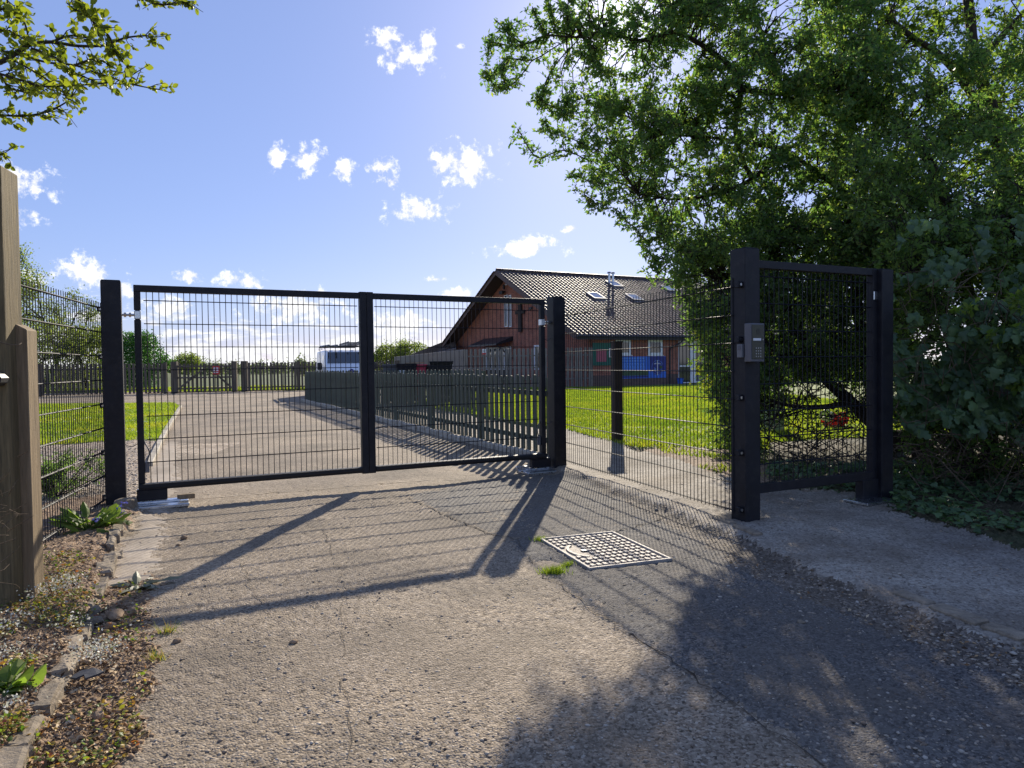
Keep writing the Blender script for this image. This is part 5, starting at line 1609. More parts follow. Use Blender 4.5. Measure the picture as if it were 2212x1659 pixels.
# ------------------------------------------------------------------ the tree whose limb reaches over the drive
tA = empty('leaning_tree', tuple(G(2140, 1035)), 'leaning tree with a long leafy limb reaching left over the mesh fence', 'tree')
stA = [limb([G(2145, 1035), At(2120, 800, 8.3), At(2075, 560, 8.8), At(2022, 380, 9.2), At(1935, 260, 9.5), At(1800, 180, 9.6)], 0.085, 0.05),
       limb([At(1800, 180, 9.6), At(1690, 200, 9.6), At(1600, 190, 9.6), At(1581, 147, 9.6), At(1512, 95, 9.5), At(1451, 70, 9.4), At(1387, 88, 9.3), At(1305, 70, 9.2), At(1244, 80, 9.1), At(1180, 75, 9.0)], 0.05, 0.010),
       limb([At(2075, 560, 8.8), At(1960, 500, 9.2), At(1830, 420, 9.6), At(1700, 330, 9.8), At(1560, 300, 9.8), At(1420, 290, 9.7)], 0.05, 0.012),
       limb([At(1700, 330, 9.8), At(1600, 400, 9.6), At(1480, 430, 9.5), At(1380, 420, 9.4)], 0.035, 0.010),
       limb([At(1581, 147, 9.6), At(1600, 190, 9.6), At(1590, 300, 9.7), At(1640, 420, 9.8), At(1700, 520, 9.6)], 0.045, 0.02),
       limb([At(1690, 200, 9.6), At(1640, 60, 9.8), At(1600, -80, 10.0)], 0.05, 0.02),
       limb([At(1451, 70, 9.4), At(1420, 0, 9.5), At(1380, -80, 9.6)], 0.025, 0.012)]
for P_, rs in stA:
    MB().tube(P_, rs, 8).build('trunk' if rs[0] > 0.08 else 'limb', M['bark'], tA, smooth=True)
polyA = [(1250, -70), (1215, 40), (1205, 120), (1195, 190), (1225, 300), (1262, 385), (1350, 448), (1405, 498), (1470, 545), (1700, 570), (1830, 480), (1900, 300), (1900, -100)]
holeA = lambda u, v: np.where((u < 1430) & (v < 210), 0.70, np.where(u < 1300, 0.5, np.where(v < 120, 0.3, 0.0))) + 0.55 * (vnoise(u / 55, v / 55, 3) > 0.62)
CA = clumps(polyA, 640, lambda u, v, q: 8.7 + q * 2.0, r, holeA)
CA = np.concatenate([CA, clumps([(1800, 60), (1960, 120), (2260, 40), (2300, 600), (1800, 600)], 250, lambda u, v, q: 8.3 + q * 1.6, r, lambda u, v: 0.75 * (vnoise(u / 45, v / 45, 6) > 0.55))])
CA = np.concatenate([CA, clumps([(1270, 40), (1420, 20), (1440, 220), (1290, 230)], 26, lambda u, v, q: 8.8 + q * 1.6, r)])
fringe = [  # twigs that reach out into the sky: (start, end) in the picture
    [(1244, 80), (1190, 70), (1130, 95), (1072, 45)], [(1190, 70), (1120, 100), (1060, 92), (1056, 120)], [(1210, 95), (1150, 130), (1095, 128), (1062, 165)],
    [(1150, 130), (1110, 180), (1075, 188), (1048, 158)], [(1250, 85), (1200, 140), (1175, 190), (1170, 235)], [(1180, 75), (1165, 50), (1150, 15)], [(1200, 70), (1195, 40), (1188, 5)],
    [(1260, 210), (1215, 230), (1180, 225), (1158, 205)], [(1255, 220), (1225, 245), (1195, 240)], [(1300, 330), (1235, 300), (1190, 285), (1176, 262)], [(1280, 350), (1215, 325), (1160, 340), (1118, 278)],
    [(1320, 400), (1270, 390), (1235, 375)], [(1420, 480), (1370, 490), (1335, 455)], [(1440, 500), (1400, 520), (1378, 500)], [(1470, 540), (1420, 560), (1395, 535)],
    [(1230, 60), (1225, 20), (1240, -30)], [(1290, 70), (1270, 20), (1290, -40)], [(1130, 95), (1100, 75), (1090, 60)], [(1100, 130), (1085, 150), (1090, 175)],
    [(1450, 560), (1420, 590), (1415, 560)], [(1330, 430), (1290, 440), (1262, 420)]]
FP0, FP1, FC_ = [], [], []
for k_, ch in enumerate(fringe):
    P_ = [np.array(At(u, v, 9.2 - 0.02 * k_)) for u, v in ch]
    P_ = [np.array(p) for p in smooth_line([Vector(p) for p in P_], 5)]
    for a, b in zip(P_[:-1], P_[1:]):
        FP0.append(a); FP1.append(b)
    for p in P_[2:]:
        FC_.append(p)
        FC_.append(p + r.normal(size=3) * 0.07)
FP0, FP1, FC_ = np.array(FP0), np.array(FP1), np.array(FC_)
tw1, lv1 = foliage(CA, 0.30, 8, 16, 0.058, r)
tw2, lv2 = foliage(FC_, 0.085, 3, 5, 0.056, r)
lk1 = linkers(CA, [p for p, _ in stA], r)
tw3 = twigs(FP0, FP1, np.full(len(FP0), 0.009), np.full(len(FP0), 0.008))
o = obj_np('twigs', *join([tw1, tw2, tw3, lk1]), M['bark'], tA); o['kind'] = 'stuff'
o = obj_np('crown', *join([lv1, lv2]), M['leafA'], tA); o['kind'] = 'stuff'

# ------------------------------------------------------------------ tall hedge tree beside the pedestrian gate
tC = empty('hedge_tree', tuple(G(1930, 985)), 'dense dark green hedge tree rising behind the intercom post', 'tree')
stC = [limb([G(1935, 985), At(1900, 930, 9.0), At(1840, 870, 9.1), At(1760, 790, 9.2), At(1690, 640, 9.3), At(1650, 480, 9.4)], 0.11, 0.035),
       limb([At(2010, 990, 8.6), At(1960, 950, 8.8), At(1900, 930, 9.0), At(1880, 820, 9.1), At(1850, 650, 9.3), At(1840, 450, 9.5)], 0.13, 0.045),
       limb([At(1760, 790, 9.2), At(1690, 770, 9.1), At(1620, 700, 9.1), At(1560, 610, 9.2)], 0.045, 0.015),
       limb([At(1840, 870, 9.1), At(1760, 880, 9.0), At(1680, 870, 8.9), At(1600, 830, 8.9)], 0.04, 0.012)]
for P_, rs in stC:
    MB().tube(P_, rs, 8).build('trunk' if rs[0] > 0.08 else 'limb', M['bark'], tC, smooth=True)
polyC = [(1448, 520), (1462, 600), (1476, 650), (1505, 705), (1520, 800), (1545, 850), (1565, 905), (1580, 960), (1605, 985), (1630, 940), (1660, 840), (1760, 810), (1900, 820), (2000, 700), (2000, 480), (1700, 470)]
CC = clumps(polyC, 860, lambda u, v, q: 8.4 + q * 2.3, r, lambda u, v: 0.5 * (vnoise(u / 45, v / 45, 8) > 0.66))
CC2 = clumps([(1640, 840), (1900, 850), (1900, 930), (1800, 900), (1700, 930), (1660, 1010), (1625, 1010)], 26, lambda u, v, q: 8.6 + q * 1.2, r)
tw1, lv1 = foliage(CC, 0.27, 8, 15, 0.052, r)
tw2, lv2 = foliage(CC2, 0.20, 6, 8, 0.05, r)
lk1 = linkers(np.concatenate([CC, CC2]), [p for p, _ in stC], r)
# bare stems showing through the pedestrian gate
n = 230
u = r.uniform(1640, 1910, n); v = r.uniform(850, 1010, n)
B0 = uvY(u, v, 8.2 + r.uniform(0, 1.6, n)); dv = unit(r.normal(size=(n, 3)) * np.array([1, .6, .8])) * r.uniform(0.15, 0.55, (n, 1))
B1 = B0 + dv; B2 = B1 + unit(dv + r.normal(size=(n, 3)) * 0.12) * r.uniform(0.1, 0.4, (n, 1)); B1[:, 2] = np.maximum(B1[:, 2], .06); B2[:, 2] = np.maximum(B2[:, 2], .05)
bs = join([twigs(B0, B1, np.full(n, .008), np.full(n, .006)), twigs(B1, B2, np.full(n, .006), np.full(n, .003))])
o = obj_np('twigs', *join([tw1, tw2, lk1, bs]), M['bark'], tC); o['kind'] = 'stuff'
o = obj_np('crown', *join([lv1, lv2]), M['leafDark'], tC); o['kind'] = 'stuff'
# lit young shoots on the drive side of that hedge
CE = clumps([(1500, 690), (1515, 800), (1540, 850), (1570, 930), (1590, 930), (1560, 800), (1530, 690)], 46, lambda u, v, q: 10.6 + q * 0.6, r)
tw1, lv1 = foliage(CE, 0.20, 6, 10, 0.055, r)
o = obj_np('young_shoots', *lv1, M['leafNear'], tC); o['kind'] = 'stuff'

# ------------------------------------------------------------------ upright tree at the right with light between its leaves
tD = empty('upright_tree', tuple(G(2190, 985)), 'upright tree with a dark trunk and light yellow green leaves at the top right', 'tree')
stD = [limb([At(2200, 985, 9.6), At(2180, 700, 10.2), At(2155, 290, 10.8), At(2110, 140, 11.0), At(2085, -60, 11.2), At(2070, -260, 11.4)], 0.10, 0.06),
       limb([At(2160, 330, 10.7), At(2090, 190, 10.6), At(2025, 115, 10.5), At(1978, 86, 10.4), At(1925, 45, 10.4), At(1868, 20, 10.3), At(1800, 24, 10.2), At(1720, 70, 10.2)], 0.065, 0.015),
       limb([At(2110, 140, 11.0), At(2180, 60, 11.0), At(2260, -20, 11.0)], 0.06, 0.02),
       limb([At(2170, 560, 10.4), At(2060, 470, 10.5), At(1960, 380, 10.6), At(1880, 330, 10.7)], 0.05, 0.015)]
for P_, rs in stD:
    MB().tube(P_, rs, 8).build('trunk' if rs[0] > 0.08 else 'limb', M['bark'], tD, smooth=True)
polyD = [(1740, -120), (2500, -120), (2500, 640), (1880, 640), (1800, 500), (1760, 300)]
holeD = lambda u, v: np.clip(1.1 - np.hypot((u - 2020) / 120, (v - 300) / 190), 0, 0.35) + 0.4 * (vnoise(u / 50, v / 50, 14) > 0.66) + 0.1
CD = clumps(polyD, 640, lambda u, v, q: 9.8 + q * 2.6, r, holeD)
tw1, lv1 = foliage(CD, 0.30, 7, 14, 0.064, r, wid=0.6)
lk1 = linkers(CD, [p for p, _ in stD], r)
o = obj_np('twigs', *join([tw1, lk1]), M['bark'], tD); o['kind'] = 'stuff'
o = obj_np('crown', *lv1, M['leafB'], tD); o['kind'] = 'stuff'

# ------------------------------------------------------------------ ivy covered hedge at the right edge
tE = empty('hedge', tuple(G(2230, 1060)), 'dark hedge standing behind the ivy at the right edge', 'hedge')
stE = [limb([At(2290, 1080, 6.6), At(2270, 900, 6.9), At(2240, 700, 7.2), At(2200, 500, 7.4)], 0.09, 0.04), limb([At(2075, 1050, 7.2), At(2085, 950, 7.3), At(2070, 800, 7.4), At(2010, 600, 7.5)], 0.10, 0.04)]
for P_, rs in stE: MB().tube(P_, rs, 8).build('trunk', M['bark'], tE, smooth=True)
CH = clumps([(1925, 520), (2000, 470), (2500, 430), (2500, 1010), (2240, 985), (2180, 930), (2110, 930), (2060, 960), (1940, 920)], 560, lambda u, v, q: 6.7 + q * 2.0, r)
CH = np.concatenate([CH, clumps([(1960, 900), (2500, 880), (2500, 1080), (2200, 1060), (1970, 1030)], 70, lambda u, v, q: 6.6 + q * 1.2, r)])
CH = np.concatenate([CH, clumps([(1820, 330), (1950, 280), (2450, 300), (2450, 560), (1850, 560)], 230, lambda u, v, q: 7.2 + q * 1.8, r, lambda u, v: 0.6 * (vnoise(u / 45, v / 45, 61) > 0.6))])
tw1, lv1 = foliage(CH, 0.27, 8, 12, 0.055, r)
lk1 = linkers(CH, [p for p, _ in stE], r)
n = 300
u = r.uniform(1960, 2420, n); v = r.uniform(930, 1080, n)
B0 = uvY(u, v, 6.2 + r.uniform(0, 1.5, n)); dv = unit(r.normal(size=(n, 3)) * np.array([1, .6, .9])) * r.uniform(0.10, 0.40, (n, 1))
B1 = B0 + dv; B2 = B1 + unit(dv + r.normal(size=(n, 3)) * 0.15) * r.uniform(0.1, 0.3, (n, 1)); B1[:, 2] = np.maximum(B1[:, 2], .07); B2[:, 2] = np.maximum(B2[:, 2], .06)
o = obj_np('twigs', *join([tw1, lk1]), M['bark'], tE); o['kind'] = 'stuff'
o = obj_np('bare_stems', *join([twigs(B0, B1, np.full(n, .006), np.full(n, .004)), twigs(B1, B2, np.full(n, .004), np.full(n, .002))]), M['dead'], tE); o['kind'] = 'stuff'
o = obj_np('foliage', *lv1, M['leafDark'], tE); o['kind'] = 'stuff'


def leaf_mesh(name, pts, mat, cz=0.1):
    """a lobed leaf: outline fan round a raised midrib"""
    n = len(pts)
    vs = [(0, 0.45, cz)] + [(x, y, -abs(x) * 0.25) for x, y in pts]
    fs = [(0, 1 + i, 1 + (i + 1) % n) for i in range(n)]
    me = bpy.data.meshes.new(name); me.from_pydata(vs, [], fs); me.materials.append(mat); me.update()
    return me
ivy_pts = [(0, 0), (0.30, -0.06), (0.50, 0.22), (0.30, 0.42), (0.34, 0.68), (0, 1.0), (-0.34, 0.68), (-0.30, 0.42), (-0.50, 0.22), (-0.30, -0.06)]
oval_pts = [(0, 0), (0.24, 0.18), (0.36, 0.46), (0.24, 0.78), (0, 1.0), (-0.24, 0.78), (-0.36, 0.46), (-0.24, 0.18)]
narrow_pts = [(0, 0), (0.13, 0.2), (0.19, 0.5), (0.12, 0.8), (0, 1.0), (-0.12, 0.8), (-0.19, 0.5), (-0.13, 0.2)]


def frames(D, N):
    D = unit(D); N = unit(N - D * np.sum(N * D, -1, keepdims=True)); S = np.cross(D, N)
    return S, D, N


def shaped(P, D, N, L, pts, cz=0.1):
    S, D, N = frames(D, N)
    base = np.array([(0, 0.45, cz)] + [(x, y, -abs(x) * 0.25) for x, y in pts])
    V_ = P[:, None] + (S[:, None] * base[None, :, 0:1] + D[:, None] * base[None, :, 1:2] + N[:, None] * base[None, :, 2:3]) * L[:, None, None]
    n = len(pts); k = n + 1
    f = np.array([(0, 1 + i, 1 + (i + 1) % n) for i in range(n)])
    return V_.reshape(-1, 3), (f[None] + (np.arange(len(P)) * k)[:, None, None]).reshape(-1, 3)


def leaf_objects(name, me, P, D, N, L, parent):
    S, D, N = frames(D, N)
    for p, s, d, n_, l in zip(P, S, D, N, L):
        o_ = link(name, me, parent, p, Matrix((s, d, n_)).transposed().to_euler())
        o_.scale = (l, l, l)


iv = empty('ivy', tuple(G(2100, 1100)), 'dark glossy ivy hanging over the hedge and gate post on the right', 'ivy')
polyI = [(1912, 600), (1960, 470), (2080, 480), (2200, 430), (2480, 420), (2480, 1000), (2260, 985), (2160, 930), (2060, 930), (1990, 935), (1945, 905), (1930, 780), (1905, 720)]
dep = lambda u, v: 6.25 - (u - 1915) / 500 * 0.85
n = 4200
us = r.uniform(1900, 2480, 30000); vs = r.uniform(420, 1000, 30000)
k = in_poly(us, vs, polyI) & (vnoise(us / 38, vs / 30, 17) + r.uniform(-.25, .25, 30000) > 0.40 + np.clip((760 - vs) / 330, 0, 1) * 0.62)
us, vs = us[k][:n], vs[k][:n]
P = uvY(us, vs, dep(us, vs) - 0.25 + (vnoise(us / 60, vs / 45, 19)) * 0.9 + r.uniform(0, 0.25, len(us)))
D = r.normal(size=P.shape) * 0.5 + np.array([0, -0.25, -0.85]); N = r.normal(size=P.shape) * 0.45 + np.array([-0.1, -0.9, 0.55])
L = 0.075 * r.uniform(0.5, 1.35, len(P))
big = np.argsort(-L * (0.6 + r.uniform(0, 1, len(L))) / P[:, 1])[:240]
rest_ = np.setdiff1d(np.arange(len(L)), big)
leaf_objects('leaf', leaf_mesh('leaf', ivy_pts, M['leafIvy']), P[big], D[big], N[big], L[big], iv)
o = obj_np('leaves', *shaped(P[rest_], D[rest_], N[rest_], L[rest_], ivy_pts), M['leafIvy'], iv); o['kind'] = 'stuff'
n = 300
u = r.uniform(1930, 2450, n); v = r.uniform(580, 980, n)
B0 = uvY(u, v, dep(u, v) + 0.1); dv = unit(r.normal(size=(n, 3)) * np.array([1, .3, 1])) * r.uniform(0.1, 0.3, (n, 1))
o = obj_np('stems', *twigs(B0, B0 + dv, np.full(n, .005), np.full(n, .003)), M['dead'], iv); o['kind'] = 'stuff'
# lighter shoots of another climber among the ivy
CB = clumps([(2030, 600), (2212, 640), (2400, 560), (2400, 800), (2200, 860), (2120, 760)], 26, lambda u, v, q: dep(u, v) - 0.05, r)
tw1, lv1 = foliage(CB, 0.14, 5, 8, 0.055, r, shape='o', wid=0.6)
o = obj_np('young_shoots', *lv1, M['leafB'], iv); o['kind'] = 'stuff'
# ivy creeping over the verge, dead stems in it
q = on_class([Vector(p) for p in zip(r.uniform(2.6, 6.0, 9000), r.uniform(3.9, 8.0, 9000), np.zeros(9000))], ['verge'])
q = q[vnoise(q[:, 0] * 3, q[:, 1] * 3, 23) > 0.33]
q[:, 2] += r.uniform(0.0, 0.07, len(q))
gi = obj_np('ground_ivy', *shaped(q, r.normal(size=q.shape) * np.array([1, 1, .25]), r.normal(size=q.shape) * 0.45 + np.array([0, 0, 1]), 0.05 * r.uniform(.5, 1.3, len(q)), ivy_pts), M['leafIvy'], None)
tag(gi, 'ground ivy creeping over the shaded verge at the right', 'ivy', kind='stuff')
n = 90
sx = r.uniform(3.7, 5.4, n); sy = r.uniform(4.8, 7.0, n)
B0 = np.stack([sx, sy, np.full(n, .06)], -1); dv = np.stack([r.normal(size=n) * .25, r.normal(size=n) * .2, r.uniform(.1, .6, n)], -1)
B1 = B0 + dv; B2 = B1 + np.stack([r.normal(size=n) * .18, r.normal(size=n) * .15, r.uniform(-.15, .2, n)], -1)
ds = obj_np('dry_stems', *join([twigs(B0, B1, np.full(n, .004), np.full(n, .003)), twigs(B1, B2, np.full(n, .003), np.full(n, .0015))]), M['dead'], None)
tag(ds, 'dry bramble stems standing in the verge under the ivy', 'stems', kind='stuff')

# ------------------------------------------------------------------ branch hanging into the picture at the top left
tb_ = empty('overhanging_branch', tuple(At(-300, 150, 4.2)), 'fresh leafy branch hanging into view at the top left', 'branch')
z_ = 0.336
paths = [[(-260, 470), (0, 400), (100, 345), (190, 290), (330, 270), (500, 295), (680, 290), (800, 245), (930, 230), (1000, 240)], [(100, 345), (300, 400), (480, 420), (600, 460), (720, 500), (860, 545), (1050, 580)],
         [(-200, 420), (0, 475), (150, 520), (280, 555), (450, 550), (620, 540), (720, 530)], [(-200, 735), (0, 740), (150, 745), (300, 720), (420, 660), (480, 600)], [(30, -60), (60, 30), (150, 130), (180, 230), (190, 290)],
         [(470, -80), (510, 0), (560, 90), (620, 160), (700, 230), (740, 330), (820, 430), (850, 500)], [(850, -60), (940, 0), (1050, 30), (1180, 15), (1220, 35)], [(-150, 1010), (0, 985), (40, 1010)],
         [(200, 310), (350, 370), (450, 450), (600, 520)], [(-100, 290), (0, 320), (80, 350)], [(60, 380), (130, 410), (300, 510), (420, 600), (470, 620)], [(-120, 90), (0, 60), (80, 60), (110, 110)],
         [(330, 270), (450, 230), (560, 240), (640, 200)], [(480, 420), (600, 380), (680, 400)], [(-200, 150), (-50, 190), (60, 200), (150, 250)], [(0, 475), (60, 560), (150, 590), (280, 600)], [(560, 90), (480, 60), (430, 20)]]
LP_, LD_, LL_ = [], [], []
MBs = MB()
for k_, ch in enumerate(paths):
    Yb = 4.2 + 0.35 * math.sin(k_ * 2.1)
    P_ = smooth_line([At(x * z_, y * z_, Yb + 0.04 * i) for i, (x, y) in enumerate(ch)], 6)
    rr = [0.016 if k_ == 0 else 0.0075, 0.0035]
    MB().tube(P_, [rr[0] + (rr[1] - rr[0]) * i / (len(P_) - 1) for i in range(len(P_))], 6).build('limb' if k_ == 0 else 'twig', M['bark'], tb_, smooth=True)
    for a, b in zip(P_[:-1], P_[1:]):
        t_ = np.array((b - a).normalized())
        if r.uniform() < 0.55:
            p0_ = a.lerp(b, r.uniform()); sd_ = Vector(unit(t_ * 0.8 + r.normal(size=3) * 0.7)) * r.uniform(0.05, 0.15)
            MBs.tube([p0_, p0_ + sd_ * 0.5 + Vector(r.normal(size=3) * 0.006), p0_ + sd_], [0.0030, 0.0024, 0.0012], 4)
            for _ in range(r.integers(3, 8)):
                LP_.append(np.array(p0_ + sd_ * r.uniform(0.35, 1.0)) + r.normal(size=3) * 0.004); LD_.append(np.array(sd_.normalized()) * 0.7 + r.normal(size=3) * 0.6); LL_.append(0.036 * r.uniform(0.4, 1.5))
        for q_ in range(1):
            p = np.array(a.lerp(b, r.uniform()))
            m_ = r.integers(1, 4)
            for _ in range(m_):
                LP_.append(p + r.normal(size=3) * 0.006); LD_.append(t_ * 0.5 + r.normal(size=3) * 0.75); LL_.append(0.033 * r.uniform(0.5, 1.4))
for (x, y, n) in ((610, 70, 12), (650, 140, 10), (560, 150, 6), (95, 280, 4), (290, 330, 4), (820, 440, 5), (400, 500, 5), (90, 60, 8), (150, 100, 6), (30, 780, 2), (240, 570, 4), (690, 560, 4), (430, 640, 3)):
    for _ in range(n):
        LP_.append(np.array(At((x + r.normal() * 26) * z_, (y + r.normal() * 26) * z_, 3.9))); LD_.append(r.normal(size=3) + np.array([0, 0, -0.3])); LL_.append(0.055 * r.uniform(0.6, 1.2))
o = MBs.build('side_twigs', M['bark'], tb_); o['kind'] = 'stuff'
LP_, LD_, LL_ = np.array(LP_), np.array(LD_), np.array(LL_)
LN_ = r.normal(size=LP_.shape) + np.array([0, -0.3, 0.5])
big = np.argsort(-LL_)[:230]; rest_ = np.setdiff1d(np.arange(len(LL_)), big)
lm_ = leaf_mesh('leaf', oval_pts, M['leafNear'])
leaf_objects('leaf', lm_, LP_[big], LD_[big], LN_[big], LL_[big], tb_)
o = obj_np('leaves', *shaped(LP_[rest_], LD_[rest_], LN_[rest_], LL_[rest_], oval_pts), M['leafNear'], tb_); o['kind'] = 'stuff'

# ------------------------------------------------------------------ distant trees
def far_tree(u, vtop, wu, Y, label, lm, nleaf, lsize, group=None, name='tree', dense=0.5, base_z=0.0, crown_lo=0.15, bare=False, seed=1, cat='tree'):
    rr = np.random.default_rng(seed)
    c_ = At(u, 800, Y); H = At(u, vtop, Y).z; w = wu / F * Y
    t_ = empty(name, (c_.x, c_.y, base_z), label, cat, group)
    base = np.array([c_.x, c_.y, base_z - 0.05])
    segs, tips = [], []
    def grow(p, d, L, rad, lev):
        n_ = 3
        for i in range(n_):
            q_ = p + d * L / n_
            segs.append((p, q_, rad * (1 - .25 * i / n_), rad * (1 - .25 * (i + 1) / n_))); p = q_
            d = unit(d + rr.normal(size=3) * 0.13)
            if lev >= 2: tips.append(p)
        if lev < 4:
            for _ in range(3 if lev else 5):
                nd = unit(d + rr.normal(size=3) * (0.62 if lev else 0.7) * np.array([w / H * 1.5, w / H * 1.5, 0.75]))
                grow(p, nd, L * rr.uniform(0.6, 0.82), rad * 0.58, lev + 1)
        tips.append(p)
    grow(base, np.array([0, 0, 1.0]), H * 0.24, max(0.04, H * 0.022), 0)
    S0, S1 = np.array([s[0] for s in segs]), np.array([s[1] for s in segs])
    tips_ = np.array(tips)
    # fit the grown crown to the height and width wanted
    ctr = base.copy()
    zs = H / max(tips_[:, 2].max() - base_z, 0.1); ws_ = w / 2 / np.percentile(np.abs(tips_[:, 0] - base[0]), 97)
    fit = lambda A: (A - ctr) * np.array([ws_, ws_, zs]) + ctr
    S0, S1, tips_ = fit(S0), fit(S1), fit(tips_)
    o1 = obj_np('trunk', *twigs(S0, S1, np.array([s[2] for s in segs]), np.array([s[3] for s in segs])), M['bark'], t_)
    k = rr.integers(0, len(tips_), nleaf)
    if not bare:
        C_ = np.stack([rr.normal(size=nleaf) * w * .22 + c_.x, rr.normal(size=nleaf) * w * .22 + c_.y, base_z + H * (crown_lo + (1 - crown_lo) * rr.beta(1.6, 1.5, nleaf))], -1)
        a = (C_[:, 2] - base_z) / H
        lim = w / 2 * np.sqrt(np.clip(1 - ((a - 0.5) / 0.56) ** 2, 0.05, 1))
        ang = rr.uniform(0, 6.283, nleaf); rad = lim * rr.uniform(0, 1, nleaf) ** 0.45 * (0.8 + 0.35 * vnoise(ang * 2.2, a * 7, seed))
        C_[:, 0] = c_.x + np.cos(ang) * rad; C_[:, 1] = c_.y + np.sin(ang) * rad
        kk = vnoise(C_[:, 0] * 2.2 / max(w, 1) * 3, C_[:, 2] * 6 / H + C_[:, 1] * 5 / max(w, 1), seed + 3) + rr.uniform(-.2, .2, nleaf) > 0.5 - dense * 0.5
        P_ = np.where(rr.uniform(0, 1, (nleaf, 1)) < 0.72, C_, tips_[k] + rr.normal(size=(nleaf, 3)) * lsize * 1.5)[kk]
    else:
        P_ = tips_[k] + rr.normal(size=(nleaf, 3)) * lsize * 2
    P_ = P_[P_[:, 2] > base_z]
    obj_np('crown', *leaves(P_, rr.normal(size=P_.shape), lsize * rr.uniform(.6, 1.3, len(P_)), rr, 0.6), lm, t_)['kind'] = 'stuff'
    return t_
far_tree(128, 588, 215, 47, 'large half bare spring tree behind the left mesh panel', M['leafFar'], 11000, 0.14, bare=True, seed=5)
far_tree(30, 535, 120, 50, 'taller spring tree at the left edge behind the mesh panel', M['leafFar'], 7000, 0.15, bare=True, seed=8)
far_tree(95, 690, 190, 44, 'low yellow green bush behind the left mesh panel', M['leafFar'], 6000, 0.13, name='bush', crown_lo=0.0, seed=9, cat='bush')
far_tree(185, 705, 120, 45, 'rounded yellow green bush left of the double gate post', M['leafFar'], 5000, 0.13, name='bush', crown_lo=0.0, seed=10, cat='bush')
far_tree(298, 716, 112, 44.5, 'dense dark green rounded evergreen beyond the left gate leaf', M['leafCon'], 16000, 0.12, name='evergreen_tree', dense=1.0, crown_lo=0.0, seed=11)
far_tree(402, 764, 62, 105, 'distant yellow green tree over the far fence left of the red sign', M['leafFar'], 3500, 0.30, seed=12, group='distant trees on the horizon', crown_lo=0.05)
HZ_LAB = ['low round tree just left of the yellow green distant tree', 'low tree just right of the yellow green distant tree', 'low tree above the left field gate on the horizon', 'low tree above the right gate post on the horizon', 'low tree on the horizon midway between the red sign and the van', 'low tree on the horizon left of the van roof', 'slightly taller distant tree at the left side of the van', 'wide low distant tree behind the white van', 'distant wide tree behind the left mesh panel', 'distant wide tree hidden behind the left timber post', 'distant tree behind the left gate post']
for k_, (u, vt_, wu, Y) in enumerate(((372, 780, 34, 120), (440, 783, 40, 140), (470, 785, 34, 150), (505, 784, 40, 150), (560, 784, 44, 150), (600, 784, 40, 150), (648, 777, 34, 110), (690, 782, 50, 140), (30, 760, 120, 130), (-60, 755, 140, 130), (215, 770, 90, 140))):
    far_tree(u, vt_, wu, Y, HZ_LAB[k_], M['leafHaze'], 900, 0.4, seed=20 + k_, group='distant trees on the horizon', crown_lo=0.0)
far_tree(838, 744, 64, 72, 'yellow green bushy tree just right of the gate middle stile', M['leafFar'], 4200, 0.2, seed=40, crown_lo=0.0, dense=0.9, group='bushy trees behind the bins')
far_tree(890, 738, 86, 74, 'broad yellow green bushy tree left of the brick building', M['leafFar'], 5600, 0.2, seed=41, crown_lo=0.0, dense=0.9, group='bushy trees behind the bins')
far_tree(868, 730, 50, 84, 'thin bare twigged tree rising above the bushy trees', M['leafFar'], 700, 0.16, seed=42, bare=True, group='bushy trees behind the bins')
n = 9000
hx = r.uniform(-150, 60, n)
hp = np.stack([hx, 165 + r.uniform(-4, 4, n), r.uniform(0, 1, n) * (1.3 + 1.1 * vnoise(hx * .12, hx * 0, 3))], -1)
dh = obj_np('distant_hedgerow', *leaves(hp, r.normal(size=hp.shape), 0.6 * r.uniform(.6, 1.3, n), r, 0.7), M['leafHaze'], None)
tag(dh, 'distant hedgerow along the horizon beyond the far fence', 'hedgerow', kind='stuff')

# ------------------------------------------------------------------ grass, bed plants, small things on the ground
def blades(poly_fn, n, h, zf, label, name, xr, yr, mat='grassblade', w=0.006, bias=1.0):
    x = r.uniform(*xr, n); y = yr[0] + (yr[1] - yr[0]) * r.uniform(0, 1, n) ** bias
    k = poly_fn(x, y); x, y = x[k], y[k]
    z = zf(x, y)
    n = len(x)
    hh = h * r.uniform(.5, 1.3, n) * (0.7 + 0.6 * vnoise(x * .8, y * .8, 4))
    a = r.uniform(0, 6.283, n)
    ww = w * (1 + y / 14)
    sx, sy = np.cos(a) * ww, np.sin(a) * ww
    lx, ly = r.normal(size=n) * hh * .45, r.normal(size=n) * hh * .45
    V_ = np.stack([np.stack([x - sx, y - sy, z], -1), np.stack([x + sx, y + sy, z], -1), np.stack([x + lx, y + ly, z + hh], -1)], 1).reshape(-1, 3)
    o_ = obj_np(name, V_, np.arange(3 * n).reshape(-1, 3), M[mat], None)
    return tag(o_, label, 'grass', kind='stuff')
q = np.stack([r.uniform(-14, -5, 3000), r.uniform(12, 22, 3000), np.full(3000, .06)], -1)
q = q[in_poly(q[:, 0], q[:, 1], LAWN_L) & (vnoise(q[:, 0] * .9, q[:, 1] * .9, 51) > .52)]
o = obj_np('daisies', *leaves(q, r.normal(size=q.shape) * np.array([1, 1, .1]), np.full(len(q), .030), r, .9, up=2), M['petal'], None)
tag(o, 'tiny white daisies dotted over the left corner lawn', 'flowers', kind='stuff')
lawn_near = [pl for nm_, pl in POLY if nm_ == 'lawn'][0]
blades(lambda x, y: (in_poly(x, y, lawn_near) & (y < 13)) | in_poly(x, y, [tuple(p) for p in far_lawn]), 260000, 0.055, lambda x, y: np.where(y < 12.9, 0.07, 0.054),
       'short bright lawn grass in front of the brick building', 'lawn_grass', (-3, 10), (9.5, 37), bias=1.25)
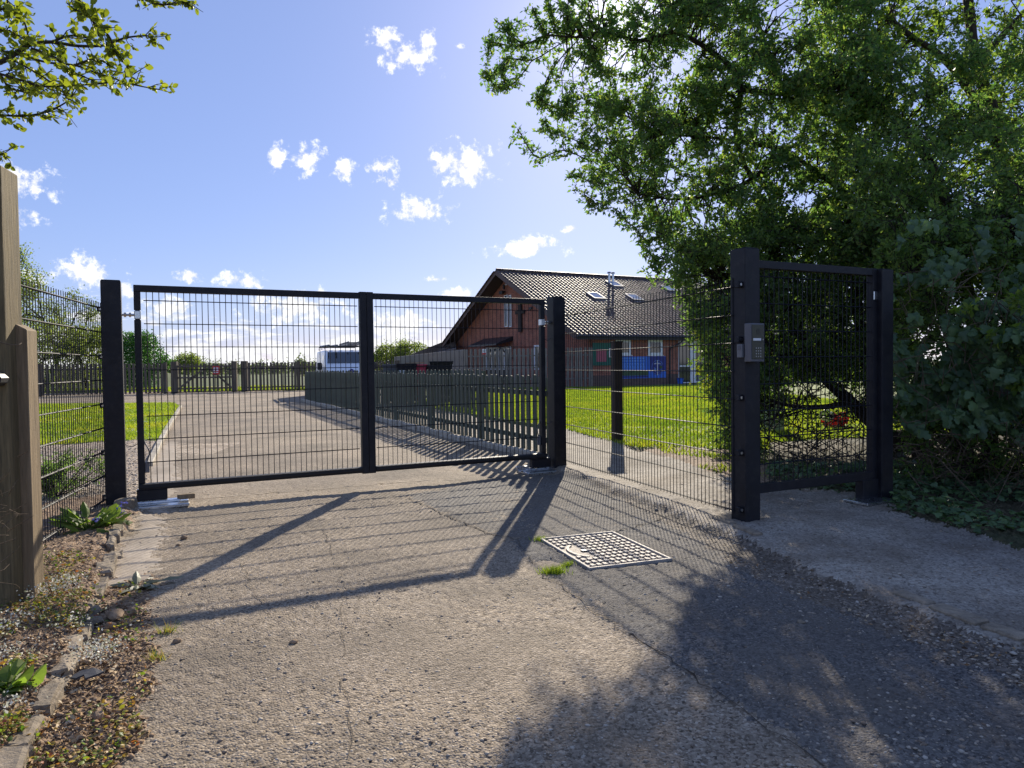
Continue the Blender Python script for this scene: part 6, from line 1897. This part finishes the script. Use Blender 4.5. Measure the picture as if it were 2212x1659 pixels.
blades(lambda x, y: in_poly(x, y, LAWN_L), 170000, 0.055, lambda x, y: np.where(y < 13, 0.03, 0.02), 'short bright grass of the corner lawn on the left', 'lawn_grass', (-20, -5), (11.5, 27), bias=1.2)
blades(lambda x, y: y < 47 + (x + 32) * 0.1, 26000, 0.16, lambda x, y: np.zeros_like(x) - 0.03, 'longer grass along the foot of the far pale fence', 'rough_grass', (-34, -6), (39.5, 46), w=0.012)
bare_poly = [pl for nm_, pl in POLY if nm_ == 'bare_earth'][0]
blades(lambda x, y: in_poly(x, y, bare_poly) & (vnoise(x * 3, y * 3, 6) > 0.5), 9000, 0.06, lambda x, y: np.full_like(x, .06), 'thin grass in the bare earth at the lawn edge', 'sparse_grass', (2, 6), (7, 10.5))


def tuft(u, v, n, h, spread, label, name='grass_tuft', mat='grassblade'):
    c_ = G(u, v)
    x = c_.x + r.normal(size=n) * spread; y = c_.y + r.normal(size=n) * spread * .8
    z = np.array([hz(a, b) for a, b in zip(x, y)])
    lx, ly = r.normal(size=n) * h * .5, r.normal(size=n) * h * .5; hh = h * r.uniform(.5, 1.2, n); a = r.uniform(0, 6.28, n)
    V_ = np.stack([np.stack([x - np.cos(a) * .002, y - np.sin(a) * .002, z], -1), np.stack([x + np.cos(a) * .002, y + np.sin(a) * .002, z], -1), np.stack([x + lx, y + ly, z + hh], -1)], 1).reshape(-1, 3)
    o_ = obj_np(name, V_, np.arange(3 * n).reshape(-1, 3), M[mat], None)
    return tag(o_, label, 'grass tuft', 'grass tufts in the asphalt')
tuft(1196, 1237, 420, 0.05, 0.035, 'bright grass tuft growing in the pothole beside the manhole cover')
tuft(1170, 1168, 160, 0.035, 0.03, 'low mossy grass at the left corner of the manhole cover')
tuft(1225, 1222, 120, 0.03, 0.02, 'tiny grass tuft against the near edge of the manhole cover')
tuft(362, 1368, 60, 0.05, 0.02, 'small weed tuft at the edge of the sunlit asphalt on the left', mat='cover')
tuft(338, 1430, 60, 0.045, 0.02, 'small weed tuft in the debris below the gate shadow', mat='cover')

def plant(u, v, n, L, spread, h, pts, mat, label, name, cat, group=None, flat=0.35):
    c_ = G(u, v); z0 = hz(c_.x, c_.y)
    t_ = empty(name, (c_.x, c_.y, z0), label, cat, group)
    a = r.uniform(0, 6.283, n)
    P_ = np.stack([c_.x + np.cos(a) * spread * r.uniform(0, .6, n), c_.y + np.sin(a) * spread * r.uniform(0, .6, n), z0 + h * r.uniform(0, .6, n)], -1)
    D_ = np.stack([np.cos(a), np.sin(a), r.uniform(-.1, 1.2, n) * flat * 2], -1) + r.normal(size=(n, 3)) * .25
    N_ = r.normal(size=(n, 3)) * .3 + np.array([0, 0, 1])
    L_ = L * r.uniform(.55, 1.2, n)
    me = leaf_mesh('leaf', pts, M[mat])
    leaf_objects('leaf', me, P_, D_, N_, L_, t_)
    obj_np('stems', *twigs(np.repeat(np.array([[c_.x, c_.y, z0 - .01]]), n, 0), P_, np.full(n, .004), np.full(n, .003)), M[mat], t_)['kind'] = 'stuff'
    return t_
pc = plant(192, 1160, 34, 0.17, 0.22, 0.14, narrow_pts, 'leafB', 'leafy green plant with broad leaves under the left gate post', 'comfrey_plant', 'plant', 'bed plants')
plant(238, 1150, 16, 0.14, 0.13, 0.10, oval_pts, 'leafB', 'broad bright leaves spilling over the setts beside the gate post', 'broad_leaved_plant', 'plant', 'bed plants')
plant(20, 1525, 26, 0.09, 0.12, 0.08, oval_pts, 'leafB', 'green leafy plant at the left edge beside the near setts', 'leafy_plant', 'plant', 'bed plants')
plant(300, 1268, 20, 0.12, 0.20, 0.02, narrow_pts, 'wilt', 'wilted pale plant lying on the edge of the asphalt', 'wilted_plant', 'plant', 'bed plants', flat=0.02)
bf = np.array([tuple(G(u, v) + Vector((0, 0, 0.12 + 0.05 * k))) for k, (u, v) in enumerate([(262, 1140), (268, 1146), (258, 1150), (272, 1140), (205, 1185), (212, 1180)])])
bf = np.repeat(bf, 5, 0) + r.normal(size=(30, 3)) * .012; bf[:, 2] = np.minimum(bf[:, 2], .2)
o = obj_np('blue_flowers', *leaves(bf, r.normal(size=bf.shape), np.full(30, .022), r, .7), M['bluepetal'], pc); o['kind'] = 'stuff'
# creeping plants of the bed
q = np.concatenate([on_class(scatter_uv(16000, -40, 330, 1170, 1680, 31, 0.9), ['flower_bed']), on_class(scatter_uv(3200, -40, 330, 1170, 1680, 32, 0.9), ['debris_strip'])])
q = q[(vnoise(q[:, 0] * 6, q[:, 1] * 6, 33) + r.uniform(-.15, .15, len(q)) > 0.64)]
q[:, 2] += r.uniform(0.004, 0.045, len(q))
o = obj_np('creeping_plants', *shaped(q, r.normal(size=q.shape) * np.array([1, 1, .35]), r.normal(size=q.shape) * .5 + np.array([0, 0, 1]), 0.015 * r.uniform(.5, 1.5, len(q)), oval_pts), M['cover'], None)
tag(o, 'low red and yellow green creeping plants over the flower bed', 'ground cover', kind='stuff')
FPt = []
for (u, v, n, s) in ((118, 1315, 150, .07), (150, 1300, 80, .05), (205, 1420, 170, .06), (212, 1440, 90, .05), (10, 1460, 120, .07), (8, 1400, 60, .05), (60, 1375, 60, .06), (165, 1385, 50, .04), (15, 1580, 50, .05)):
    c_ = G(u, v); n = int(n * 1.5); FPt.append(np.stack([c_.x + r.normal(size=n) * s, c_.y + r.normal(size=n) * s, np.full(n, hz(c_.x, c_.y) + .02) + r.uniform(0, .05, n)], -1))
FPt = np.concatenate(FPt)
o = obj_np('white_flowers', *leaves(FPt, r.normal(size=FPt.shape) + np.array([0, 0, .3]), 0.0105 * r.uniform(.6, 1.4, len(FPt)), r, .8), M['petal'], None)
tag(o, 'tiny white flowers and silvery leaves among the kerb setts', 'flowers', kind='stuff')
# dry leaves and bits
q = on_class(scatter_uv(5200, -20, 345, 1180, 1680, 41, .9) + scatter_uv(2400, 1240, 2212, 1030, 1659, 42, .8), ['debris_strip', 'flower_bed', 'soil_strip'])
q[:, 2] += .006
o = obj_np('leaf_litter', *leaves(q, r.normal(size=q.shape) * np.array([1, 1, .2]), 0.020 * r.uniform(.4, 1.5, len(q)), r, .5, up=1.5), M['litter'], None)
tag(o, 'dry brown leaf litter lying along both edges of the road', 'leaf litter', kind='stuff')
# shrub behind the left mesh panel
sh = At(118, 1040, 6.9)
shr = empty('low_shrub', (sh.x, sh.y, 0.02), 'low feathery shrub in the gravel behind the left mesh panel', 'shrub')
C_ = np.array([sh.x, sh.y, .25]) + unit(r.normal(size=(44, 3))) * r.uniform(.1, 1, (44, 1)) * np.array([.42, .5, .28]); C_[:, 2] = np.maximum(C_[:, 2], .08)
tw1, lv1 = foliage(C_, .13, 6, 12, .035, r, wid=.35)
obj_np('stems', *join([tw1, twigs(np.repeat(np.array([[sh.x, sh.y, .0]]), 44, 0), C_, np.full(44, .008), np.full(44, .004))]), M['bark'], shr)['kind'] = 'stuff'
obj_np('foliage', *lv1, M['leafDark'], shr)['kind'] = 'stuff'
# bare twigs at the very left in front of the timber post
n = 40
B0 = np.repeat(np.array([tuple(At(-20, 1150, 3.2))]), n, 0) + r.normal(size=(n, 3)) * np.array([.03, .05, .14]); dv = np.stack([r.uniform(.02, .10, n), r.normal(size=n) * .03, r.uniform(-.02, .09, n)], -1)
bt = empty('bare_twigs', tuple(At(-20, 1300, 3.2)), 'dry bare twigs poking in front of the timber post at the left edge', 'twigs')
obj_np('stems', *join([twigs(B0, B0 + dv, np.full(n, .0025), np.full(n, .0015)), twigs(B0 + dv, B0 + dv * 1.3 + r.normal(size=(n, 3)) * .02, np.full(n, .0015), np.full(n, .001))]), M['dead'], bt)['kind'] = 'stuff'
# loose stones one can point to
def rock(u, v, s, mat, label, seed):
    c_ = G(u, v); z = hz(c_.x, c_.y)
    bm = bmesh.new(); bmesh.ops.create_icosphere(bm, subdivisions=2, radius=1)
    rr = np.random.default_rng(seed)
    ax_ = rr.uniform(.6, 1.25, 3); ax_[2] *= .7
    pls = [(Vector(unit(rr.normal(size=3))), rr.uniform(.55, .85)) for _ in range(7)]
    for v_ in bm.verts:
        for n_, d_ in pls:
            e = v_.co.dot(n_) - d_
            if e > 0: v_.co -= n_ * e
        v_.co = Vector((v_.co.x * s * ax_[0], v_.co.y * s * ax_[1], v_.co.z * s * ax_[2]))
    me = bpy.data.meshes.new('loose_stone'); bm.to_mesh(me); bm.free(); me.materials.append(mat)
    o_ = link('loose_stone', me, None, (c_.x, c_.y, z + s * ax_[2] * .45), (0, 0, rr.uniform(0, 6)))
    return tag(o_, label, 'stone', 'loose stones on the ground')
rock(248, 1338, .055, M['rubble'], 'lump of brown soil where the gate shadow meets the debris strip', 1)
rock(285, 1332, .035, M['rubble'], 'brown stone beside the large soil lump on the left', 2)
rock(212, 1560, .032, M['rubble'], 'brown stone chip in the debris below the slate shard', 3)
rock(381, 1388, .020, M['rubble'], 'small brown stone on asphalt just under the curved rail shadow', 4)
rock(634, 1386, .018, M['rubble'], 'small brown stone on the asphalt below the long rail shadow', 5)
rock(352, 1265, .022, M['rubble'], 'small stone at the tip of the wilted plant', 6)
rock(398, 1165, .024, M['rubble'], 'small dark stone on the asphalt near the left gate motor', 7)
rock(385, 1178, .016, M['rubble'], 'tiny dark stone left of another on the asphalt near the motor lid', 8)
rock(196, 1352, .05, M['stone'], 'grey rounded cobble sitting on the line of setts', 9)
rock(205, 1330, .04, M['stone'], 'pale rounded cobble behind the grey cobble on the setts', 10)
rock(238, 1362, .035, M['rubble'], 'brown cobble right of the cobbles on the setts', 11)
rock(1730, 1345, .02, M['stone'], 'pale pebble in the shaded gravel strip', 12)
# slate shard
sc = G(186, 1482); z = hz(sc.x, sc.y)
sv, sf = [], []
outl = [(-.05, -.02), (-.018, -.035), (.0, -.012), (.02, -.037), (.045, .0), (.055, .03), (.012, .036), (-.03, .025)]
for (x, y) in outl: sv.append(Vector((sc.x + x, sc.y + y, z + .022 + .028 * math.cos(x * 22) * (0.5 + y * 5))))
nn_ = len(sv)
o = MB().prism(sv, (0, 0, -0.007)).build('slate_shard', M['slate'], None); tag(o, 'broken dark grey slate shard lying in the debris on the left', 'slate')
